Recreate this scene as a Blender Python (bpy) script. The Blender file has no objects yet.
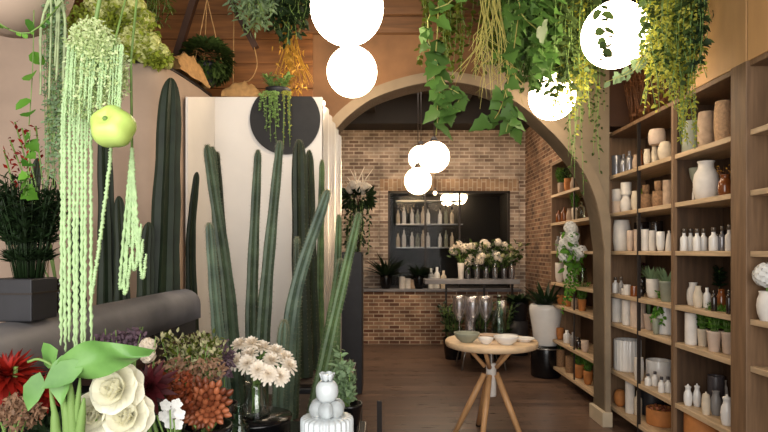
import bpy, math, random
from mathutils import Vector as V
random.seed(11)
R = random.random
def U(a, b): return a + (b - a) * random.random()
PI = math.pi
C = bpy.context.scene.collection
# camera constants (a 26 mm lens at 1.53 m) : at() turns a sight line and a distance into a place
F, CX, HZ, CZ = 560.0, 384.0, 251.0, 1.53
def at(u, v, y): return V(((u - CX) * y / F, y, CZ - (v - HZ) * y / F))

# ------------------------------------------------------------------ materials
def S(h):
    h = h.lstrip('#'); o = []
    for i in (0, 2, 4):
        c = int(h[i:i+2], 16) / 255
        o.append(c / 12.92 if c <= .04045 else ((c + .055) / 1.055) ** 2.4)
    return tuple(o) + (1,)
def sc(c, k): return (min(1, c[0]*k), min(1, c[1]*k), min(1, c[2]*k), 1)
MATS = {}
def mat(name, col, rough=.5, var=.2, scale=9, metal=0, bump=0, island=False, leaf=0, col2=None, trans=0, spec=.5, stretch=None, coat=0, ior=1.45):
    if name in MATS: return MATS[name]
    m = bpy.data.materials.new(name); m.use_nodes = True
    nt = m.node_tree; N = nt.nodes; L = nt.links
    b = N['Principled BSDF']; out = N['Material Output']
    c = S(col) if isinstance(col, str) else col
    c1 = sc(c, 1 - var); c2 = (S(col2) if col2 else sc(c, 1 + var))
    mix = N.new('ShaderNodeMix'); mix.data_type = 'RGBA'
    mix.inputs[6].default_value = c1; mix.inputs[7].default_value = c2
    tc = N.new('ShaderNodeTexCoord'); nz = N.new('ShaderNodeTexNoise')
    nz.inputs['Scale'].default_value = scale; nz.inputs['Detail'].default_value = 5
    if stretch:
        mp = N.new('ShaderNodeMapping'); mp.inputs['Scale'].default_value = stretch
        L.new(tc.outputs['Object'], mp.inputs['Vector']); L.new(mp.outputs['Vector'], nz.inputs['Vector'])
    else: L.new(tc.outputs['Object'], nz.inputs['Vector'])
    if island:
        g = N.new('ShaderNodeNewGeometry'); L.new(g.outputs['Random Per Island'], mix.inputs[0])
    else:
        rp = N.new('ShaderNodeMapRange'); rp.inputs[1].default_value = .32; rp.inputs[2].default_value = .68
        L.new(nz.outputs['Fac'], rp.inputs[0]); L.new(rp.outputs[0], mix.inputs[0])
    L.new(mix.outputs[2], b.inputs['Base Color'])
    b.inputs['Roughness'].default_value = rough; b.inputs['Metallic'].default_value = metal
    b.inputs['Transmission Weight'].default_value = trans; b.inputs['IOR'].default_value = ior
    b.inputs['Specular IOR Level'].default_value = spec; b.inputs['Coat Weight'].default_value = coat
    if bump:
        bp = N.new('ShaderNodeBump'); bp.inputs['Strength'].default_value = bump; bp.inputs['Distance'].default_value = .01
        L.new(nz.outputs['Fac'], bp.inputs['Height']); L.new(bp.outputs[0], b.inputs['Normal'])
    if leaf:
        t = N.new('ShaderNodeBsdfTranslucent'); ms = N.new('ShaderNodeMixShader'); ms.inputs[0].default_value = leaf
        L.new(mix.outputs[2], t.inputs[0]); L.new(b.outputs[0], ms.inputs[1]); L.new(t.outputs[0], ms.inputs[2])
        L.new(ms.outputs[0], out.inputs['Surface'])
    MATS[name] = m; return m
def emat(name, col, k):
    m = bpy.data.materials.new(name); m.use_nodes = True; N = m.node_tree.nodes
    b = N['Principled BSDF']; b.inputs['Base Color'].default_value = S('#f4efe6')
    b.inputs['Emission Color'].default_value = S(col); b.inputs['Emission Strength'].default_value = k
    MATS[name] = m; return m
def brick(name, c1, c2, mortar, w, h, ms, rot=0, bump=.6, rough=.85, vert=True, var=2.5, gloss=None):
    m = bpy.data.materials.new(name); m.use_nodes = True; nt = m.node_tree; N = nt.nodes; L = nt.links
    b = N['Principled BSDF']; tc = N.new('ShaderNodeTexCoord'); mp = N.new('ShaderNodeMapping')
    if vert: mp.inputs['Rotation'].default_value = (PI/2, 0, 0)
    else: mp.inputs['Rotation'].default_value = (0, 0, rot)
    br = N.new('ShaderNodeTexBrick'); br.inputs['Scale'].default_value = 1
    br.inputs['Color1'].default_value = S(c1); br.inputs['Color2'].default_value = S(c2); br.inputs['Mortar'].default_value = S(mortar)
    br.inputs['Brick Width'].default_value = w; br.inputs['Row Height'].default_value = h; br.inputs['Mortar Size'].default_value = ms
    br.inputs['Mortar Smooth'].default_value = .3
    if vert:
        sx = N.new('ShaderNodeSeparateXYZ'); cb = N.new('ShaderNodeCombineXYZ')
        L.new(tc.outputs['Object'], sx.inputs[0]); L.new(sx.outputs['Z' if rot==1 else 'Y' if rot==2 else 'X'], cb.inputs[0]); L.new(sx.outputs['X' if rot==1 else 'Z'], cb.inputs[1])
        L.new(cb.outputs[0], br.inputs['Vector']); vec = cb.outputs[0]
    else:
        L.new(tc.outputs['Object'], mp.inputs['Vector']); L.new(mp.outputs[0], br.inputs['Vector']); vec = mp.outputs[0]
    nz = N.new('ShaderNodeTexNoise'); nz.inputs['Scale'].default_value = var; nz.inputs['Detail'].default_value = 8
    if gloss:
        m2 = N.new('ShaderNodeMapping'); m2.inputs['Scale'].default_value = gloss; L.new(vec, m2.inputs[0]); L.new(m2.outputs[0], nz.inputs['Vector'])
    else: L.new(vec, nz.inputs['Vector'])
    mr = N.new('ShaderNodeMapRange'); mr.inputs[1].default_value = .3; mr.inputs[2].default_value = .7; mr.inputs[3].default_value = .55; mr.inputs[4].default_value = 1.35
    L.new(nz.outputs['Fac'], mr.inputs[0])
    mx = N.new('ShaderNodeVectorMath'); mx.operation = 'SCALE'
    L.new(br.outputs['Color'], mx.inputs[0]); L.new(mr.outputs[0], mx.inputs['Scale']); L.new(mx.outputs[0], b.inputs['Base Color'])
    b.inputs['Roughness'].default_value = rough
    if gloss:
        r2 = N.new('ShaderNodeMapRange'); r2.inputs[3].default_value = rough - .12; r2.inputs[4].default_value = rough + .15
        L.new(nz.outputs['Fac'], r2.inputs[0]); L.new(r2.outputs[0], b.inputs['Roughness'])
    bp = N.new('ShaderNodeBump'); bp.inputs['Strength'].default_value = bump; bp.inputs['Distance'].default_value = .008
    inv = N.new('ShaderNodeMath'); inv.operation = 'SUBTRACT'; inv.inputs[0].default_value = 1
    L.new(br.outputs['Fac'], inv.inputs[1]); L.new(inv.outputs[0], bp.inputs['Height']); L.new(bp.outputs[0], b.inputs['Normal'])
    MATS[name] = m; return m
def panemat(name, tint, fac, rough=.03):
    m = bpy.data.materials.new(name); m.use_nodes = True; N = m.node_tree.nodes; L = m.node_tree.links
    N.remove(N['Principled BSDF'])
    t = N.new('ShaderNodeBsdfTransparent'); t.inputs[0].default_value = tint
    g = N.new('ShaderNodeBsdfGlossy'); g.inputs['Roughness'].default_value = rough
    lw = N.new('ShaderNodeLayerWeight'); fr = N.new('ShaderNodeMath'); fr.operation = 'POWER'; fr.inputs[1].default_value = 3.5; L.new(lw.outputs['Facing'], fr.inputs[0])
    a = N.new('ShaderNodeMath'); a.operation = 'MULTIPLY_ADD'; a.inputs[1].default_value = .75; a.inputs[2].default_value = fac
    a.use_clamp = True
    ms = N.new('ShaderNodeMixShader'); L.new(fr.outputs[0], a.inputs[0]); L.new(a.outputs[0], ms.inputs[0])
    L.new(t.outputs[0], ms.inputs[1]); L.new(g.outputs[0], ms.inputs[2]); L.new(ms.outputs[0], N['Material Output'].inputs[0])
    MATS[name] = m; return m

# ------------------------------------------------------------------ mesh builder
SHAPES = {  # half outlines: (along, half width)
 'ovate': [(0,0),(.15,.3),(.4,.5),(.7,.36),(1,0)],
 'lance': [(0,.04),(.3,.5),(.65,.36),(1,0)],
 'petal': [(0,.14),(.3,.36),(.62,.52),(.88,.42),(1,.12)],
 'round': [(0,.08),(.12,.38),(.45,.54),(.8,.4),(1,.05)],
 'dia':   [(0,0),(.5,.5),(1,0)],
 'ivy':   [(0,0),(-.12,.3),(.08,.62),(.32,.4),(.5,.44),(.72,.2),(1,0)],
}
class MB:
    def __init__(s): s.v = []; s.f = []; s.sm = []
    def add(s, vs, fs, sm=True):
        o = len(s.v); s.v += [tuple(x) for x in vs]; s.f += [tuple(i + o for i in f) for f in fs]; s.sm += [sm] * len(fs); return s
    def box(s, a, b):
        x0,y0,z0 = a; x1,y1,z1 = b
        vs = [(x,y,z) for z in (z0,z1) for y in (y0,y1) for x in (x0,x1)]
        return s.add(vs, [(0,2,3,1),(4,5,7,6),(0,1,5,4),(2,6,7,3),(0,4,6,2),(1,3,7,5)], False)
    def bar(s, p, q, w, h):
        p = V(p); q = V(q); d = (q-p).normalized(); a = V((0,0,1)) if abs(d.z) < .9 else V((1,0,0))
        x = d.cross(a).normalized()*w/2; y = d.cross(x).normalized()*h/2
        vs = [o+i*x+j*y for o in (p,q) for i,j in ((-1,-1),(1,-1),(1,1),(-1,1))]
        return s.add(vs, [(3,2,1,0),(4,5,6,7),(0,1,5,4),(1,2,6,5),(2,3,7,6),(3,0,4,7)], False)
    def lathe(s, c, prof, n=20, rib=0, nr=0, ax=None):
        c = V(c); vs = []; fs = []; X, Y, Z = V((1,0,0)), V((0,1,0)), V((0,0,1))
        if ax: Z = V(ax).normalized(); X = Z.cross(V((.3,.2,1))).normalized(); Y = Z.cross(X)
        for (r, z) in prof:
            for k in range(n):
                a = 2*PI*k/n; rr = r*(1 + (rib*math.cos(a*nr) if nr else 0))
                vs.append(c + X*(rr*math.cos(a)) + Y*(rr*math.sin(a)) + Z*z)
        for i in range(len(prof)-1):
            for k in range(n):
                fs.append((i*n+k, i*n+(k+1)%n, (i+1)*n+(k+1)%n, (i+1)*n+k))
        return s.add(vs, fs, True)
    def ball(s, c, r, n=12, sx=1, sz=1):
        m = max(4, n//2)
        return s.lathe(c, [(max(1e-4, r*sx*math.sin(PI*i/m)), -r*sz*math.cos(PI*i/m)) for i in range(m+1)], n)
    def tube(s, pts, rs, n=6):
        pts = [V(p) for p in pts]; vs = []; fs = []; a = V((.31,.95,.1)); k0 = len(pts)
        if not hasattr(rs, '__len__'): rs = [rs]*k0
        for i, p in enumerate(pts):
            d = (pts[min(i+1,k0-1)] - pts[max(i-1,0)])
            d = d.normalized() if d.length > 1e-9 else V((0,0,1))
            x = a - d*a.dot(d)
            if x.length < 1e-3: x = d.cross(V((1,0,.2)))
            x.normalize(); a = x; y = d.cross(x)
            for k in range(n):
                t = 2*PI*k/n; vs.append(p + (x*math.cos(t) + y*math.sin(t))*rs[i])
        for i in range(k0-1):
            for k in range(n): fs.append((i*n+k, i*n+(k+1)%n, (i+1)*n+(k+1)%n, (i+1)*n+k))
        fs.append(tuple(range(n))[::-1]); fs.append(tuple(range((k0-1)*n, k0*n)))
        return s.add(vs, fs, True)
    def leaf(s, p, d, nr, Ln, W, shape='ovate', bend=.2, fold=.25):
        p = V(p); d = V(d).normalized(); nr = V(nr); nr = nr - d*nr.dot(d)
        if nr.length < 1e-4: nr = d.cross(V((.3,.5,.7)))
        nr.normalize(); sd = d.cross(nr); o = SHAPES[shape]
        def pt(a, b): return p + d*(a*Ln) + sd*(b*W) + nr*(fold*abs(b)*W - bend*max(a,0)*max(a,0)*Ln)
        vs = []; fs = []
        for (a, b) in o: vs += [pt(a, 0), pt(a, b), pt(a, -b)]
        for i in range(len(o)-1):
            q = 3*i; fs += [(q, q+3, q+4, q+1), (q, q+2, q+5, q+3)]
        return s.add(vs, fs, True)
    def build(s, name, m, par=None, bevel=0):
        me = bpy.data.meshes.new(name); off = V((0,0,0))
        if par is not None: off = V(par['_w'])
        me.from_pydata([(v[0]-off.x, v[1]-off.y, v[2]-off.z) for v in s.v], [], s.f)
        me.polygons.foreach_set('use_smooth', s.sm); me.materials.append(MATS[m] if isinstance(m, str) else m); me.validate(); me.update()
        o = bpy.data.objects.new(name, me); C.objects.link(o)
        if par is not None: o.parent = par; o['_w'] = tuple(off)
        if bevel:
            b = o.modifiers.new('bevel', 'BEVEL'); b.width = bevel; b.segments = 2; b.limit_method = 'ANGLE'
        return o
    def top(s, name, m, label, cat, loc, group=None, bevel=0):
        me_off = V(loc); s.v = [(v[0]-me_off.x, v[1]-me_off.y, v[2]-me_off.z) for v in s.v]
        o = s.build(name, m, None, bevel); o.location = loc; o['label'] = label; o['category'] = cat
        if group: o['group'] = group
        return o
def T(name, label, cat, loc, group=None):
    o = bpy.data.objects.new(name, None); o.empty_display_size = .05; C.objects.link(o); o.location = loc
    o['label'] = label; o['category'] = cat; o['_w'] = tuple(loc)
    if group: o['group'] = group
    return o
def struct(name, mb, m, bevel=0):
    o = mb.build(name, m, None, bevel); o['kind'] = 'structure'; return o
def rv(k=1): return V((U(-1,1), U(-1,1), U(-1,1)))*k
def crv(pts, n):                                    # Catmull-Rom through pts
    pts = [V(p) for p in pts]; q = [pts[0]*2-pts[1]] + pts + [pts[-1]*2-pts[-2]]; out = []
    m = len(pts)-1
    for k in range(n+1):
        t = k/n*m; i = min(int(t), m-1); t -= i; a,b,c,d = q[i:i+4]
        out.append(.5*((2*b) + (c-a)*t + (2*a-5*b+4*c-d)*t*t + (3*b-a-3*c+d)*t**3))
    return out
ORD = ['first','second','third','fourth','fifth','sixth','seventh','eighth','ninth','tenth','eleventh','twelfth','thirteenth','fourteenth']

# ------------------------------------------------------------------ palette
mat('plaster', '#b8a18e', .6, .12, 3, bump=.15)
mat('arch plaster', '#775639', .8, .3, 2.5, bump=.35)
mat('grey plaster', '#7f715d', .8, .2, 3, bump=.35)
mat('band plaster', '#857560', .8, .2, 3, bump=.3)
mat('pier plaster', '#b5a58c', .8, .15, 4, bump=.3)
mat('white paint', '#e6e0d8', .5, .04, 3)
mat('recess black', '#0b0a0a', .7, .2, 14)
mat('black paint', '#1b1918', .6, .2, 14, bump=.2)
mat('dark ceiling', '#2a1d14', .7, .3, 4, stretch=(1,8,1))
mat('oak', '#a5784a', .5, .22, 3, stretch=(14,1.2,14), bump=.1)
mat('shelf oak', '#bda382', .5, .22, 3, stretch=(14,1.2,14), bump=.1)
mat('post oak', '#785d44', .55, .22, 3, stretch=(14,14,1.2), bump=.1)
mat('back board', '#4f3a28', .7, .3, 3, stretch=(10,10,1))
mat('tan panel', '#c79b68', .5, .1, 2, stretch=(4,4,1))
mat('dark iron', '#241b15', .5, .2, 10)
mat('plank', '#7d5028', .6, .32, 2.5, stretch=(1,10,10), bump=.15)
mat('header wood', '#6a4a2e', .6, .28, 2.5, stretch=(1,10,12), bump=.15)
mat('beam wood', '#150d08', .7, .25, 4)
mat('dark wood', '#3a2212', .6, .25, 4)
mat('table wood', '#e0c19a', .45, .12, 3, stretch=(1,10,10))
mat('leg wood', '#cf9f6e', .45, .14, 3, stretch=(8,8,1))
mat('grey stone', '#7a787a', .5, .2, 5, bump=.15)
mat('charcoal', '#26262a', .5, .15, 10)
mat('black glaze', '#0e0e10', .22, .2, 10)
mat('white glaze', '#e4e1dc', .3, .05, 6, coat=.3)
mat('cream clay', '#d2c3ac', .7, .12, 14, bump=.2)
mat('pink clay', '#cbb5a2', .7, .1, 14, bump=.15)
mat('white clay', '#d9d2c9', .6, .09, 14, bump=.15)
mat('stone clay', '#b39a83', .8, .18, 22, bump=.4)
mat('grey glaze', '#8a8683', .35, .15, 12)
mat('silver glass', '#8d8c90', .18, .15, 12, metal=.5)
mat('slate glaze', '#4b4648', .3, .15, 10)
mat('terracotta', '#b9773f', .75, .14, 12, bump=.2)
mat('wicker', '#8e6d4e', .8, .3, 60, bump=.7)
mat('pale wicker', '#b28f6c', .8, .22, 60, bump=.7)
mat('sage glaze', '#8e9180', .4, .15, 10)
mat('amber', '#7a4420', .15, .3, 8, spec=.8)
mat('dark bottle', '#2c2420', .15, .3, 8, spec=.8)
mat('cap metal', '#6f665c', .35, .1, 8, metal=.6)
mat('soil', '#2a1c12', .9, .3, 30)
mat('glass', '#ffffff', .02, 0, 1, trans=1, ior=1.33)
mat('green glass', '#d5e6dc', .04, 0, 1, trans=1, ior=1.35)
mat('milk glass', '#dde4e6', .25, .03, 8, trans=.25, coat=.5)
mat('clear acrylic', '#e2e7e8', .1, .02, 8, trans=.65, ior=1.3)
mat('frost', '#b4b0aa', .42, .06, 3, trans=.6, ior=1.1)
mat('rope', '#a88150', .8, .2, 30)
emat('globe', '#ffe6c6', 17); emat('globe far', '#ffdcae', 22)
panemat('dark pane', (.85,.85,.85,1), .004)
panemat('clear glass', (.93,.95,.94,1), .1)
panemat('pale glass', (.95,.94,.97,1), .26, .3)
panemat('tinted glass', (.75,.85,.78,1), .06)
L_ = dict(rough=.5, island=True, spec=.3)
mat('ivy leaf', '#557a38', var=.5, leaf=.3, **L_)
mat('dark leaf', '#22331b', var=.4, leaf=.15, **L_)
mat('mid leaf', '#43562a', var=.5, leaf=.3, **L_)
mat('lime leaf', '#a3a832', var=.35, leaf=.35, col2='#c9c85a', **L_)
mat('olive leaf', '#55601f', var=.45, leaf=.3, **L_)
mat('sage leaf', '#7f9770', var=.3, leaf=.25, **L_)
mat('herb leaf', '#3f7a22', var=.45, leaf=.3, col2='#6fa53a', **L_)
mat('bright leaf', '#7c9f50', var=.25, leaf=.3, col2='#9bbd70', **L_)
mat('calla leaf', '#558a3c', .35, .2, 9, leaf=.2, col2='#7eae5e')
mat('froth', '#bdd68c', var=.25, leaf=.35, col2='#dfe9b6', **L_)
mat('string plant', '#a3b183', .6, .25, 30, leaf=.2)
mat('brown floret', '#8a6a52', var=.35, leaf=.2, **L_)
mat('amaranth', '#b3cf98', .6, .15, 60, leaf=.2)
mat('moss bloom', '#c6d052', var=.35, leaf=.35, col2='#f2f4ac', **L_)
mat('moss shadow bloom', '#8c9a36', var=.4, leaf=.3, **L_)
mat('apple green', '#b4d65a', .35, .2, 5, col2='#d2ea86')
mat('straw', '#b9a75a', var=.25, leaf=.2, col2='#c2c274', **L_)
mat('gold straw', '#b58a35', var=.35, leaf=.2, **L_)
mat('stem green', '#6d8a45', .5, .25, 20)
mat('twig', '#5d3a22', var=.4, **L_)
mat('cactus', '#344230', .5, .25, 10, col2='#54644a')
mat('pale cactus', '#47584a', .5, .22, 10, col2='#64765f')
mat('bright cactus', '#3c5230', .5, .22, 10, col2='#5f7848')
mat('dark cactus', '#25301f', .55, .3, 10)
mat('spine', '#8f8d70', .6, .2, 10)
mat('cream petal', '#f6ecdc', var=.07, leaf=.25, **L_)
mat('peony petal', '#f1eed8', var=.06, leaf=.25, **L_)
mat('white petal', '#eeeeea', var=.05, leaf=.25, **L_)
mat('blush petal', '#efe0cc', var=.2, leaf=.25, **L_)
mat('red leaf', '#86190f', var=.5, leaf=.25, **L_)
mat('burgundy', '#4d1a1f', var=.4, leaf=.2, **L_)
mat('russet bud', '#7a3c22', var=.35, col2='#a8623f', rough=.45, island=True)
mat('orange petal', '#7a3a20', var=.4, leaf=.2, **L_)
mat('mauve', '#6a5560', var=.35, leaf=.2, **L_)
mat('filler', '#a4a872', var=.3, leaf=.3, col2='#d0cba0', **L_)
mat('steel', '#9a9690', .3, .1, 10, metal=.8)
brick('bricks', '#745f52', '#b5a190', '#c4b7a6', .17, .062, .009, var=3)
brick('dark bricks', '#5f3a2b', '#a88468', '#bba890', .17, .062, .009, var=3)
brick('side bricks', '#573a2b', '#946f56', '#a08a72', .17, .062, .009, rot=2, var=3)
brick('soldier bricks', '#8a6a52', '#a98d70', '#b9a892', .2, .075, .008, rot=1, var=3)
brick('floorboards', '#4d3c33', '#6b5446', '#20160f', 1.3, .12, .003, vert=False, bump=.15, rough=.3, var=3, gloss=(1.2,14,1))

# ------------------------------------------------------------------ the setting
YA, YB = 4.9, 5.15                                   # the arch wall's two faces
XU = 2.018                                           # front of the right-hand shelving
CEIL = 4.05
struct('floor', MB().box((-3.3,-1.6,-.1),(2.6,9.7,0)), 'floorboards')
struct('ceiling', MB().box((-3.3,-1.6,CEIL),(2.6,9.7,CEIL+.1)), 'dark ceiling')
struct('wall_right', MB().box((2.4,-1.6,0),(2.55,6.8,CEIL)), 'plaster')
struct('wall_brick_side', MB().box((2.4,6.8,0),(2.55,9.7,CEIL)), 'side bricks')
struct('wall_left', MB().box((-3.3,-1.6,0),(-3.15,9.7,CEIL)), 'plaster')
# arch wall
pp = [(312,250),(315,205),(323,165),(340,134),(361.7,114),(382.5,102.7),(413.8,93.3),(440,90.5),(470,94),(500,105),(519,117),(538,134),(551,147),(569,169.5),(580,190),(588,215),(593,250)]
cv = crv([at(u,v,YB) for u,v in pp], 64)
cur = [(p.x, p.z) for p in cv]; cur = [(cur[0][0]-.004, 0)] + cur + [(cur[-1][0]+.006, 0)]
aw = MB(); awr = MB(); XR = 1.972
def pr(x0, x1, z0a, z0b, z1): 
    vs = [(x,y,z) for y in (YA,YB) for (x,z) in ((x0,z0a),(x1,z0b),(x1,z1),(x0,z1))]
    (aw if x0 < .8 else awr).add(vs, [(0,1,2,3),(7,6,5,4),(0,4,5,1),(2,6,7,3)], False)
for (x0,z0),(x1,z1) in zip(cur[:-1], cur[1:]): pr(x0, x1, z0, z1, CEIL)
aw.box((-3.15,YA,0),(cur[0][0],YB,CEIL)); awr.box((cur[-1][0],YA,0),(XR,YB,CEIL))
struct('trim_11', MB().box((XR,YA,2.62),(2.4,YB,CEIL)), 'dark wood')
struct('trim_12', MB().box((2.375,3.74,2.6),(2.4,YA,CEIL)), 'dark wood')
struct('wall_arch', aw, 'arch plaster'); struct('wall_arch_pier', awr, 'grey plaster')
bd = MB(); n = len(cur)                                # smooth archivolt band following the opening
for i in range(n-1):
    (x0,z0),(x1,z1) = cur[i],cur[i+1]
    def off(j):
        a = V((cur[max(j-1,0)][0],0,cur[max(j-1,0)][1])); b = V((cur[min(j+1,n-1)][0],0,cur[min(j+1,n-1)][1])); d = (b-a).normalized()
        q = (cur[j][0]-d.z*.085, cur[j][1]+d.x*.085); return (min(q[0], XR), q[1])
    a, b = off(i), off(i+1)
    bd.add([(x0,YA-.03,z0),(x1,YA-.03,z1),(b[0],YA-.03,b[1]),(a[0],YA-.03,a[1]),(x0,YB,z0),(x1,YB,z1),(b[0],YA,b[1]),(a[0],YA,a[1])],
           [(0,1,2,3),(0,4,5,1),(3,2,6,7)], False)
struct('trim_1', bd, 'band plaster')
struct('trim_2', MB().box((cur[-1][0]-.035,YA-.05,0),(XR+.01,YB+.02,.13)), 'pier plaster', .006)
hw = MB()
for k,(z0,z1,y0) in enumerate(((3.42,3.56,4.84),(3.565,3.70,4.80),(3.71,4.04,4.86))): hw.box((-1.0,y0,z0),(1.5,YA,z1))
struct('trim_3', hw, 'header wood', .006)
pk = MB()
for k in range(8): pk.box((-2.9,YA-.03-.004*(k%2),2.3+k*.215),(-.62,YA,2.3+k*.215+.211))
struct('trim_4', pk, 'plank', .004)
# far brick wall with a deep display opening
xa, xb, za, zb = at(388,0,9.5).x, at(510,0,9.5).x, at(0,288,9.5).z, at(0,191,9.5).z
bw = MB(); bw.box((-3.15,9.5,0),(xa,9.7,CEIL)).box((xb,9.5,0),(2.4,9.7,CEIL)).box((xa,9.5,zb),(xb,9.7,CEIL)).box((xa,9.5,0),(xb,9.7,za))
struct('wall_back', bw, 'bricks')
struct('trim_5', MB().box((xa-.14,9.47,zb),(xb+.14,9.5,zb+.2)), 'soldier bricks')
jb = MB().box((xb,9.47,za),(xb+.14,9.5,zb)); jb.box((xa-.14,9.47,za),(xa,9.5,zb)); struct('trim_6', jb, 'bricks')
lw = MB().box((-1.2,9.2,0),(at(520,0,9.2).x,9.5,za-.04)); struct('wall_brick_counter', lw, 'dark bricks')
struct('trim_7', MB().box((-1.2,9.17,za-.04),(at(520,0,9.2).x+.02,9.5,za)), 'grey stone', .006)
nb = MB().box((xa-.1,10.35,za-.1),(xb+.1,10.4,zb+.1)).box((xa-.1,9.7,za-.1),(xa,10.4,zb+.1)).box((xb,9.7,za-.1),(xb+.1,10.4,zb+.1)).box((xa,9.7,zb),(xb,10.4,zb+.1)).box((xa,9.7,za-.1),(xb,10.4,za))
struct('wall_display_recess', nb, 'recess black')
wf = MB().box((xa,9.5,za),(xa+.035,9.56,zb)).box((xb-.035,9.5,za),(xb,9.56,zb)).box((xa,9.5,zb-.035),(xb,9.56,zb)).box((xa,9.5,za),(xb,9.56,za+.03)).box((xa+.62,9.5,za),(xa+.65,9.56,zb)).box((xa+1.2,9.5,za),(xa+1.23,9.56,zb))
w1 = struct('window_1', wf, 'dark iron'); w1['_w'] = (0,0,0)
MB().box((xa+.03,9.525,za+.02),(xb-.03,9.531,zb-.03)).build('window_pane', 'dark pane', w1)
bm_ = MB().box((-3.15,9.0,3.58),(2.4,9.5,CEIL)); struct('trim_8', bm_, 'beam wood')
b2 = MB()
for x in (-1.9,-.3,1.1): b2.box((x,5.15,3.75),(x+.16,9.0,CEIL))
struct('trim_9', b2, 'beam wood')

# rounded partition on the left, its dark rim, and the white panel
plan = crv([(-2.04,3.375,0),(-1.9,3.385,0),(-1.56,3.44,0),(-1.42,3.48,0),(-1.365,3.56,0),(-1.335,3.75,0),(-1.31,4.0,0),(-1.297,4.2,0)], 40)
def ribbon(plan, t, z0, z1):
    m = MB(); nn = len(plan); vs = []
    for i, p in enumerate(plan):
        d = (plan[min(i+1,nn-1)]-plan[max(i-1,0)]).normalized(); o = V((-d.y,d.x,0))*t
        vs += [(p.x,p.y,z0),(p.x,p.y,z1),(p.x+o.x,p.y+o.y,z1),(p.x+o.x,p.y+o.y,z0)]
    fs = []
    for i in range(nn-1):
        a = 4*i; fs += [(a,a+4,a+5,a+1),(a+1,a+5,a+6,a+2),(a+2,a+6,a+7,a+3)]
    fs += [(0,1,2,3),(4*nn-1,4*nn-2,4*nn-3,4*nn-4)]
    return m.add(vs, fs, True)
PT = 2.685
struct('wall_partition', ribbon(plan, .12, 0, PT), 'plaster')
rp = [p + V((.008*(1 if p.x>-1.4 else 0),-.008,0)) for p in plan]
struct('trim_10', ribbon(rp, .14, PT, PT+.018), 'dark iron')
struct('wall_plaster', MB().box((-3.15,3.36,0),(-2.02,3.6,CEIL)), 'plaster')
PY = 4.2
xp0, xm, xp1 = at(180,0,PY).x, at(210,0,PY).x, at(322,0,PY).x
t = T('display_screen', 'tall white screen behind the tall green cacti', 'screen', (-1.0,PY,0))
sp = MB(); a0, a1 = V((-1.318,3.72,0)), V((-1.283,PY-.003,0)); z0, z1 = at(0,97,3.72).z, PT
vs = [(a.x+o,a.y,z) for a,zt in ((a0,z0),(a1,z1)) for o in (0,.014) for z in (0,zt)]
sp.add(vs, [(0,1,3,2),(4,6,7,5),(0,4,5,1),(2,3,7,6),(1,5,7,3),(0,2,6,4)], False); struct('trim_13', sp, 'white paint')
MB().box((xm,PY,0),(xp1,PY+.04,PT)).build('front_panel', 'white paint', t)
# black disc on the screen, its top cut level with the screen's edge
cc = at(285,119,PY-.02); rr = 35*PY/F; ds = []
NA = 60
for k in range(NA): 
    a = 2*PI*k/NA; ds.append((cc.x+rr*math.cos(a), min(cc.z+rr*math.sin(a), PT)))
m = MB(); vs = [(x,PY-.022,z) for x,z in ds]+[(x,PY-.001,z) for x,z in ds]
m.add(vs, [tuple(range(NA))]+[tuple(range(2*NA-1,NA-1,-1))]+[(k,NA+k,NA+(k+1)%NA,(k+1)%NA) for k in range(NA)], False)
m.top('wall_disc', 'black', 'x', 'x', (cc.x,PY-.011,cc.z)) if False else None
o = m.top('wall_disc', 'black paint', 'large flat black disc on the upper right of the white screen', 'disc', (cc.x,PY-.001,cc.z))
# clear corrugated return of the screen
m = MB(); vs = []; NF = 26
for k in range(NF+1):
    f = k/NF; x = xp1 + (at(341,0,4.86).x-xp1)*f + .012*math.sin(k*1.4); y = PY+.0 + (4.86-PY)*f
    zt = PT - .02 - .17*f
    vs += [(x,y,0),(x,y,zt),(x+.006,y,zt),(x+.006,y,0)]
fs = []
for k in range(NF): a = 4*k; fs += [(a,a+4,a+5,a+1),(a+1,a+5,a+6,a+2),(a+2,a+6,a+7,a+3)]
m.add(vs, fs, True).top('plastic_sheet', 'frost', 'clear rippled plastic sheet closing the right side of the white screen', 'plastic sheet', (xp1,PY,0))

# long grey ledge on the left and the dark counter front below it
XL, ZL = -1.08, 1.307
m = MB(); prof = []
for k in range(13):
    a = PI*k/12; prof.append((XL-.1+.1*math.cos(a), ZL-.09+.09*math.sin(a)))
prof = [(XL,ZL-.17)]+prof+[(XL-.2,ZL-.17)]
ys = [.6,1.4,2.2,2.8,3.3]; vs = [(x,y,z) for y in ys for x,z in prof]; q = len(prof)
fs = [(i*q+k, i*q+(k+1)%q, (i+1)*q+(k+1)%q, (i+1)*q+k) for i in range(len(ys)-1) for k in range(q)]
fs += [tuple(range(q)), tuple(range((len(ys)-1)*q, len(ys)*q))[::-1]]
m.add(vs, fs, True)
t = T('ledge', 'long rounded grey stone ledge running back along the left side', 'ledge', (XL-.1,2,0))
m.build('rounded_top', 'grey stone', t)
MB().box((XL-.19,.6,0),(XL-.03,3.3,ZL-.17)).build('ledge_base', 'charcoal', t)
MB().box((XL-.03,2.05,ZL-.27),(XL+.06,3.25,ZL-.25)).build('lower_shelf', 'dark wood', t)

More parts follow.
